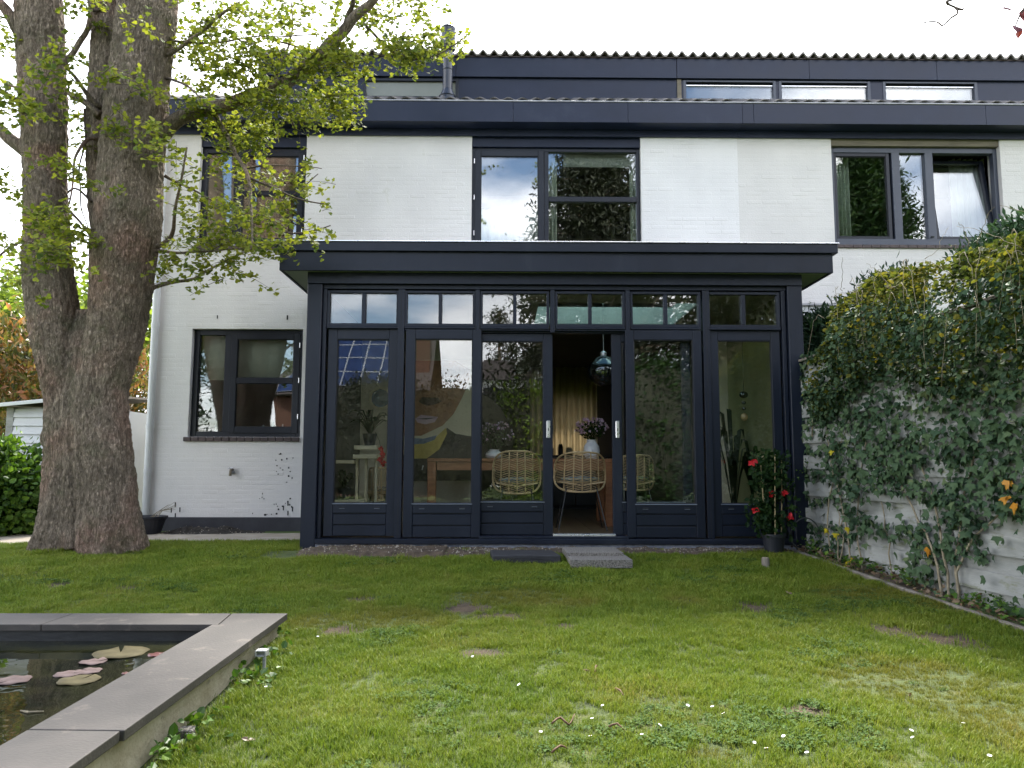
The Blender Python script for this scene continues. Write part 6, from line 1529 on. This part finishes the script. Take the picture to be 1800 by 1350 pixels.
# ================================================================= LEFT BACKGROUND
p0,p1=P(14,712,10.6),P(150,712,10.6)
sh=thing('garden_shed','small white clapboard shed half hidden behind the tree trunk','shed',((p0.x+p1.x)/2,10.6,0))
zt_=PZ(716,10.6,50); k=0; x0,x1=p0.x+.1,p1.x+.25
b=MB(); b.box(p0.x,p0.x+.1,10.58,10.68,0,zt_,.004); obj('corner_post',b,M['fence'],sh)
z=zt_-.02
while z>0:
    z0=z-.118; b=MB(); b.add([(x0,10.60,z),(x1,10.60,z),(x1,10.575,z0),(x0,10.575,z0),(x0,10.64,z),(x1,10.64,z),(x1,10.64,z0),(x0,10.64,z0)],[(0,1,2,3),(4,7,6,5),(3,2,6,7),(0,4,5,1),(0,3,7,4),(1,5,6,2)]); obj('clapboard',b,M['shedpaint'] if 'shedpaint' in M else M['pvc'],sh); z=z0
b=MB(); b.add([(p0.x-.12,10.4,zt_+.0),(x1,10.4,zt_+.14),(x1,12.4,zt_+.24),(p0.x-.12,12.4,zt_+.1)],[(0,1,2,3)]); ro=obj('roof',b,M['woodgrey'],sh); md=ro.modifiers.new('t','SOLIDIFY'); md.thickness=.03; md.offset=1
b=MB(); b.obox((p0.x-.12,10.4,zt_+.005),(x1,10.4,zt_+.145),.02,.05,(0,0,1),.003); obj('fascia_board',b,M['pvc'],sh)
b=MB(); b.box(p0.x+.02,x1,10.66,12.3,0,zt_-.0); obj('wall',b,M['pvc'],sh)
c=at(60,640,13.2); shrub('photinia_hedge','tall red and green photinia hedge behind the shed',(c[0]-.3,13.2,1.7),(2.6,1.1,1.75),15000,(.09,.17),'photinia','oval',per=30,cr=.14,zb=0)
c=at(240,650,12.6); shrub('photinia_bush','narrow red photinia bush between the tree and the house corner',(c[0]-.3,12.9,1.5),(.7,.8,1.55),5200,(.07,.13),'photinia','oval',per=30,cr=.12,zb=0)
c=at(20,850,9.7); shrub('garden_bush','bright green leafy bush at the left edge before the shed',(c[0]-.22,9.7,.5),(.60,.5,.66),5200,(.05,.10),'bush','broad',per=30,cr=.08,zb=0)
c=at(-60,860,9.6); shrub('garden_bush','bright green bush at the very left picture edge',(c[0],9.5,.5),(.6,.5,.75),2600,(.05,.10),'bush','broad',per=30,cr=.08,zb=0)
c=at(62,890,9.9); shrub('garden_bush','low green bush between the shed and the tree trunk',(c[0],10.0,.35),(.4,.35,.42),2200,(.05,.09),'bush','broad',per=30,cr=.08,zb=0)
def tree_(name,label,x,y,h,r,m,nleaf,size,trunk_r=.15,cr=.3,shape='broad',zc=None,group=None):
    t=thing(name,label,'tree',(x,y,lawnz(y)),group); zc=zc or h-r[2]
    b=MB(); b.tube([(x,y,lawnz(y)-.1),(x+.05,y,h*.4),(x,y,h*.85)],[trunk_r,trunk_r*.7,trunk_r*.2],12); obj('trunk',b,M['bark'],t,smooth=True)
    b=MB()
    for i in range(16):
        a=rng.uniform(0,6.28); zz=rng.uniform(zc-r[2]*.7,zc+r[2]*.5); b.tube([(x,y,zz-.4),(x+math.cos(a)*r[0]*.5,y+math.sin(a)*r[1]*.5,zz),(x+math.cos(a)*r[0]*.85,y+math.sin(a)*r[1]*.85,zz+.2)],[trunk_r*.35,trunk_r*.2,.01],6)
    obj('limbs',b,M['bark'],t)
    pts_=clumps((x,y,zc),r,nleaf//40,40,cr,.3); stuff(obj('crown',leaves(pts_,size,shape,(0,0,1),.9,(0,0,-1),.8),M[m],t)); return t
tree_('background_tree','pale green leafy tree beyond the shed at the left edge',PX(-10,400,17),17,5.2,(2.6,1.8,2.0),'paleleaf',13000,(.09,.16),.2,.28)
tree_('background_tree','pale yellow-green tree low behind the photinia hedge',PX(60,540,16),15.6,4.3,(2.6,1.5,1.3),'paleleaf',9000,(.08,.15),.12,.22)
tree_('background_tree','green tree seen through the fork of the ginkgo',PX(190,470,18),18,5.4,(1.6,1.5,1.5),'paleleaf',6000,(.1,.17),.16,.25)
# black tub at the house corner
p=P(268,908,9.9); t_=thing('plant_tub','black plastic tub standing between the trunk and the downpipe','plant tub',(p.x-.05,9.85,0))
b=MB(); b.lathe((p.x-.05,9.85,0),[(.17,0),(.23,p.z-.02),(.25,p.z-.015),(.25,p.z+.01),(.23,p.z+.01),(.21,p.z-.05)],26); obj('tub',b,M['blackpot'],t_)
b=MB(); b.lathe((p.x-.05,9.85,p.z-.06),[(.215,0),(.2,.015)],20); obj('potting_soil',b,M['compost'],t_)
b=MB()
for i in range(12):
    a=rng.uniform(-.3,1.2); b.tube([(p.x+rng.normal(0,.05),9.85,p.z-.05),(p.x+.1*math.cos(a)+.05,9.85,p.z+.08),(p.x+.22*math.cos(a)+.1,9.83,p.z+.12+rng.normal(0,.04))],.0025,4)
obj('dry_stems',b,M['vine'],t_)
# weeds along pond wall
for (px,py,n,sp) in ((440,1200,60,.12),(400,1180,40,.10),(330,1275,70,.12),(300,1320,90,.14),(250,1340,60,.1),(480,1125,30,.08),(470,1160,40,.08)):
    p=GL(px,py); q=[(p.x+rng.normal(0,sp*.6),p.y+rng.normal(0,sp*.6),p.z+rng.uniform(.0,.06)) for _ in range(n)]
    q=[v for v in q if not in_pond(v[0],v[1],-.02)]
    if len(q)<5: continue
    o=obj('weeds',leaves(q,(.02,.055),'broad',(0,0,1),.7,(0,0,.8),.9),M['bush'],None,base=p); tag(o,'patch of broad-leaved weeds beside the pond wall','weeds',kind='stuff')
# daisies, twigs and fallen leaves on the lawn
DZ=[(832,1164),(917,1216),(1011,1231),(1062,1252),(1042,1277),(842,1331),(950,1301),(1130,1305),(1155,1289),(1136,1272),(1206,1254),(1241,1291),(1255,1256),(1277,1268),(1207,1253),(1325,1317),(1422,1340),(1599,1299),(1610,1312),(1381,1309),(1350,1333),(1695,1285),(1740,1345),(508,1105),(518,1117),(558,1128),(468,1219),(1040,1310)]
b=MB(); 
for k in range(13):
    a=6.2832*k/13; d=Vector((math.cos(a),math.sin(a),.12)); s_=Vector((-math.sin(a),math.cos(a),0)); c=Vector((0,0,.03))
    b.add([c+d*.003-s_*.0012,c+d*.003+s_*.0012,c+d*.0095+s_*.0018,c+d*.0095-s_*.0018],[(0,1,2,3)])
dpet=mesh_from('petals',b.v,b.f); dpet.materials.append(M['daisyw'])
b=MB(); b.sphere((0,0,.0305),.0035,8,5,(1,1,.6)); dcen=mesh_from('flower_centre',b.v,b.f); dcen.materials.append(M['yellowleaf'])
b=MB(); b.tube([(0,0,-.01),(.002,0,.03)],.0009,5); dst=mesh_from('stem',b.v,b.f); dst.materials.append(M['grass'])
DZ.sort()
def nth(i):
    w_=['first','second','third','fourth','fifth','sixth','seventh','eighth','ninth','tenth','eleventh','twelfth','thirteenth','fourteenth','fifteenth','sixteenth','seventeenth','eighteenth','nineteenth']
    return w_[i] if i<19 else ['twentieth','twenty-first','twenty-second','twenty-third','twenty-fourth','twenty-fifth','twenty-sixth','twenty-seventh','twenty-eighth','twenty-ninth'][i-19]
for i,(px,py) in enumerate(DZ):
    p=GL(px,py); t=thing('daisy','small white daisy in the lawn, '+nth(i)+' from the pond towards the fence','daisy',(p.x,p.y,p.z+.012),'daisies dotted over the lawn'); t.rotation_euler=(rng.normal(.25,.2),rng.normal(0,.2),rng.uniform(0,6)); t.scale=(rng.uniform(.7,1.0),)*3
    for nm,me in (('petals',dpet),('flower_centre',dcen),('stem',dst)): o=bpy.data.objects.new(nm,me); C.objects.link(o); o.parent=t
for lst,lab in ((((970,1282),(985,1275),(1000,1279),(1010,1268)),'brown curled twig lying in the near lawn, the longest'),(((1070,1288),(1085,1286),(1099,1291)),'short brown twig right of the longest one'),(((970,1334),(985,1326),(998,1322)),'brown twig lowest in the picture'),(((1082,1219),(1090,1226),(1098,1231)),'thin pale brown twig in the middle of the lawn'),(((1026,1186),(1034,1190),(1041,1188)),'dark little twig beside an orange stalk'),(((1046,1190),(1048,1181),(1052,1178)),'orange dry stalk standing in the grass')):
    q=[GL(*a)+Vector((0,0,.025+.012*math.sin(i*2.3))) for i,a in enumerate(lst)]; P2,R2=resamp(q,[.005]*(len(q)-1)+[.002],.02); b=MB(); b.tube(P2,R2,6); tag(obj('twig',b,mat('reddish_twig',(.09,.045,.022),(.15,.08,.04),30,.8),None,base=q[0],smooth=True),lab,'twig','fallen twigs on the lawn')
for (px,py,lab) in ((437,1310,'brown curled fallen leaf near the pond'),(545,1017,'pale fallen leaf below the bare soil'),(1622,1138,'pale yellow fallen leaf below the dark bare strip'),(1386,1047,'light fallen leaf at the edge of the mossy patch'),(1600,1228,'dark crumpled fallen leaf in the right lawn'),(985,1012,'brown fallen leaf in front of the sleeper'),(60,1010,'dry fallen leaf in the lawn left of the trunk')):
    p=GL(px,py); l_=leaves([(p.x,p.y,p.z+.022)]*3,(.022,.036),'broad',(0,0,1),.4,(0,0,0),1); tag(obj('fallen_leaf',l_,M['darkleaf'] if ('dark' in lab and 'darkleaf' in M) else bpy.data.materials['dead_leaf'],None,base=p),lab,'leaf','fallen leaves on the lawn')
# overhanging twig and red leaves at the upper right
yn=2.6; t_=thing('corkscrew_twig','curled bare corkscrew hazel twig hanging in against the sky','twig',P(1660,20,yn))
for lst in ([(2100,-1500),(1850,-700),(1740,-260),(1690,-60),(1684,-10),(1672,0),(1664,3),(1668,8),(1680,14),(1683,24),(1672,31),(1665,38),(1656,45),(1648,39),(1635,38),(1620,41)],[(1680,14),(1690,17),(1694,15)],[(1668,8),(1664,4),(1668,0),(1678,-1)]):
    P2,R2=resamp([P(a,b_,yn+.02*math.sin(a)) for a,b_ in lst],[.0052-.0028*i/len(lst) for i in range(len(lst))],.01); b=MB(); b.tube(P2,R2,6); obj('stem',b,M['twig'],t_,smooth=True)
t_=thing('purple_leaf_branch','branch tip with purple-red leaves at the upper right corner','branch',P(1790,40,yn))
P2,R2=resamp([P(a,b_,yn) for a,b_ in [(2700,-1500),(2200,-600),(1990,-200),(1900,-60),(1830,-5),(1800,15),(1785,45),(1778,60)]],[.014,.011,.009,.006,.005,.004,.002,.0015],.02); b=MB(); b.tube(P2,R2,6); obj('stem',b,M['twig'],t_)
for (px,py,s_,tipv) in ((1786,46,.055,(-.5,0,-1)),(1795,30,.05,(-.6,0,-.6)),(1798,15,.05,(.2,0,-.9)),(1790,50,.04,(.5,0,-.8)),(1782,20,.045,(-.7,0,.2)),(1805,40,.05,(.3,0,-1))):
    l_=leaves([tuple(P(px,py,yn))]*1,(s_,s_*1.1),'broad',(.2,-1,.2),.35,tipv,.15); obj('leaf',l_,M['purpleleaf'],t_)

# ================================================================= BEHIND THE CAMERA (seen only in the glass)
def mirror(px,py,D,plane=YC):
    """a place whose reflection in the glass at `plane` shows at this pixel, D metres behind the camera"""
    q=P(px,py,2*plane+D); return Vector((q.x,-D,q.z))
nb=thing('brick_house','brick house with solar panels on its roof across the garden','house',(mirror(640,700,14).x,-14,-.3))
x0,x1=mirror(430,700,14).x,mirror(752,700,14).x; ze=mirror(640,690,14).z; zr=mirror(640,570,17).z
b=MB(); b.box(x0,x1,-19,-14,-.5,ze,0); obj('wall',b,M['brick'],nb)
b=MB(); b.prism([(0,0)],0,0) if False else None
b=MB(); ov=.3
b.add([(x0-.1,-14+ov,ze-.05),(x1+.1,-14+ov,ze-.05),(x1+.1,-17.5,zr),(x0-.1,-17.5,zr),(x1+.1,-21,ze-.05),(x0-.1,-21,ze-.05)],[(0,1,2,3),(3,2,4,5)]); ro=obj('roof',b,M['redtile'],nb); md=ro.modifiers.new('t','SOLIDIFY'); md.thickness=.12
sl=Vector((0,-3.5-ov,zr-ze+.05)); L0=sl.length; sl.normalize(); nn=Vector((0,sl.z,-sl.y)); nn=nn if nn.z>0 else -nn
for i in range(14):
    for j in range(4):
        a=Vector((x0+.3+i*.72,-14+ov,ze))+sl*(.15+j*1.02)+nn*.16; 
        if a.x+.7>x1: continue
        b=MB(); c=a+Vector((.69,0,0)); b.add([a,c,c+sl*.98,a+sl*.98,a+nn*.03,c+nn*.03,c+sl*.98+nn*.03,a+sl*.98+nn*.03],[(0,3,2,1),(4,5,6,7),(0,1,5,4),(1,2,6,5),(2,3,7,6),(3,0,4,7)]); so_=obj('solar_panel',b,M['solar'],nb)
        b=MB(); 
        for (q0_,q1_) in ((a,c),(a+sl*.98,c+sl*.98),(a,a+sl*.98),(c,c+sl*.98)): b.obox(q0_+nn*.035,q1_+nn*.035,.022,.02,nn)
        obj('frame',b,M['solarframe'],so_)
xc=mirror(739,640,14.5).x; b=MB(); b.box(xc-.35,xc+.35,-15.5,-14.6,ze-.5,mirror(739,583,14.8).z,.01); obj('chimney',b,M['brick'],nb)
# white gabled house with balcony
wx=lambda px,D=26:mirror(px,700,D).x
wh=thing('white_house','white house with balcony and dark roof across the gardens','house',(wx(900),-26,-.3))
zt_=mirror(900,665,26).z; zb_=mirror(900,722,26).z
b=MB(); b.box(wx(835),wx(985),-34,-26,-.5,zt_,0); obj('wall',b,M['whitehouse'],wh)
b=MB(); b.prism([(wx(830),zt_-.05),(wx(990),zt_-.05),(wx(965),zt_+1.0),(wx(850),zt_+1.0)],-34,-25.6); obj('roof',b,M['redtile'],wh)
for i,px in enumerate((862,885,908,931)):
    b=MB(); x=wx(px); framebox(b,x-.45,x+.45,zt_-2.0,zt_-.5,-26.02,-25.95,.07) ; s_=obj('window',b,M['paint_win'],wh); b=MB(); b.box(x-.4,x+.4,-26.01,-25.99,zt_-1.95,zt_-.55); obj('pane',b,M['black'],s_)
b=MB(); b.box(wx(850),wx(945),-25.9,-24.9,zt_-2.35,zt_-2.2); obj('balcony_floor',b,M['whitehouse'],wh)
b=MB(); b.box(wx(850),wx(945),-24.92,-24.9,zt_-2.2,zt_-1.4); obj('balcony_front',b,M['whitehouse'],wh)
M['darkcore']=mat('painted_inner_shade',(.010,.012,.006),(.02,.022,.010),8,.9,0,.5,30)  # solid cores filling the hedges; the shade inside is put into this dark colour
gh=thing('gable_house','white gable end with a wide eave across the garden','house',(mirror(970,700,17).x,-17,-.4))
b=MB(); g1=mirror(943,632,17); g2=mirror(1010,560,17); b.prism([(g1.x,-.6),(g2.x,-.6),(g2.x,g2.z),(g1.x,g1.z-.15)],-25,-17); obj('wall',b,M['whitehouse'],gh)
g0=mirror(906,640,16.6); g3=mirror(1010,548,16.6); b=MB(); b.prism([(g0.x,g0.z),(g3.x,g3.z),(g3.x,g3.z+.22),(g0.x,g0.z+.22)],-25.2,-16.4); obj('roof',b,M['ceil'],gh)
HG=[('lime_hedge','bright lime green hedge across the garden',mirror(925,715,9),(1.6,.5,.75),'limehedge',6000,(.06,.12),'broad'),
    ('green_hedge','clipped green hedge at the back of the garden',mirror(1165,720,6),(1.7,.6,1.5),'hedge',7000,(.06,.12),'broad'),
    ('green_hedge','tall dark hedge beside the clipped one',mirror(1310,760,6),(1.7,.7,2.0),'conifer',7000,(.08,.15),'spray'),
    ('green_hedge','dark mixed hedge along the back fence',mirror(800,735,8),(2.0,.6,1.15),'conifer',6000,(.05,.1),'broad'),
    ('green_hedge','tall dark shrubs at the far left of the garden',mirror(655,760,8),(2.6,.7,1.75),'conifer',9000,(.06,.12),'broad')]
for (nm,lab,q,r_,m_,n,sz,shp) in HG:
    g0=lawnz(q.y); top=q.z+r_[2]; shrub(nm,lab,(q.x,q.y,(g0+top)/2),(r_[0],r_[1],(top-g0)/2*1.05),int(n*1.5),sz,m_,shp,'hedge',per=40,cr=.2,zb=g0,stem=False)
    hb=MB(); hb.sphere((q.x,q.y,(g0+top)/2),1,20,14,(r_[0]*.95,r_[1]*.9,(top-g0)/2*.92)); hb.v=[tuple(Vector(v)+Vector((0,0,1))*.12*mnoise.noise(Vector(v)*3)) for v in hb.v]; obj('inner_shade_core',hb,M['darkcore'],bpy.data.objects[[o for o in bpy.data.objects if o.get('label')==lab][0].name],smooth=True)
def conif(label,x,y,h,r_,n,m='conifer',cr=.35,sz=(.16,.34)):
    t=thing('conifer_tree',label,'tree',(x,y,lawnz(y)),'tall conifers behind the garden'); b=MB(); b.tube([(x,y,-.5),(x,y,h*.5),(x,y,h*.97)],[.28,.2,.03],10); obj('trunk',b,M['bark'],t)
    pts_=[]; b=MB()
    for i in range(n//60):
        u_=rng.random()**.8; z=h*(.14+.86*u_); a=rng.uniform(0,6.28); rr=r_*(1-u_)**.55*rng.uniform(.25,1.05); c=np.array((x+math.cos(a)*rr,y+math.sin(a)*rr,z)); pts_.append(c+rng.normal(0,1,(60,3))*np.array((cr,cr,cr*.8)))
        b.tube([(x,y,z+.2),tuple(c)],[.05,.01],5)
    obj('limbs',b,M['bark'],t); stuff(obj('crown',leaves(np.concatenate(pts_),sz,'spray',(0,0,1),1,(0,0,-1),.9),M[m],t))
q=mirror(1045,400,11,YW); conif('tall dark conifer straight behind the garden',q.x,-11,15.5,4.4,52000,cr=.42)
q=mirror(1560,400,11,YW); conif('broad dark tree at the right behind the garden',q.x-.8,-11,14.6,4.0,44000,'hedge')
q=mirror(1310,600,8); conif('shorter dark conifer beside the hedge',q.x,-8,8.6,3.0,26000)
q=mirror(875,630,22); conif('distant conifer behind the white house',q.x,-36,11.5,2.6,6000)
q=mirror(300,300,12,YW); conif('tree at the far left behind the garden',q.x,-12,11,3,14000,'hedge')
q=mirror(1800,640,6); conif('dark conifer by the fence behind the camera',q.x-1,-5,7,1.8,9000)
for o in list(bpy.data.objects):
    if o.type=='MESH' and o.parent is None and o.name in C.objects and 'label' not in o and 'kind' not in o: print('UNTAGGED',o.name)
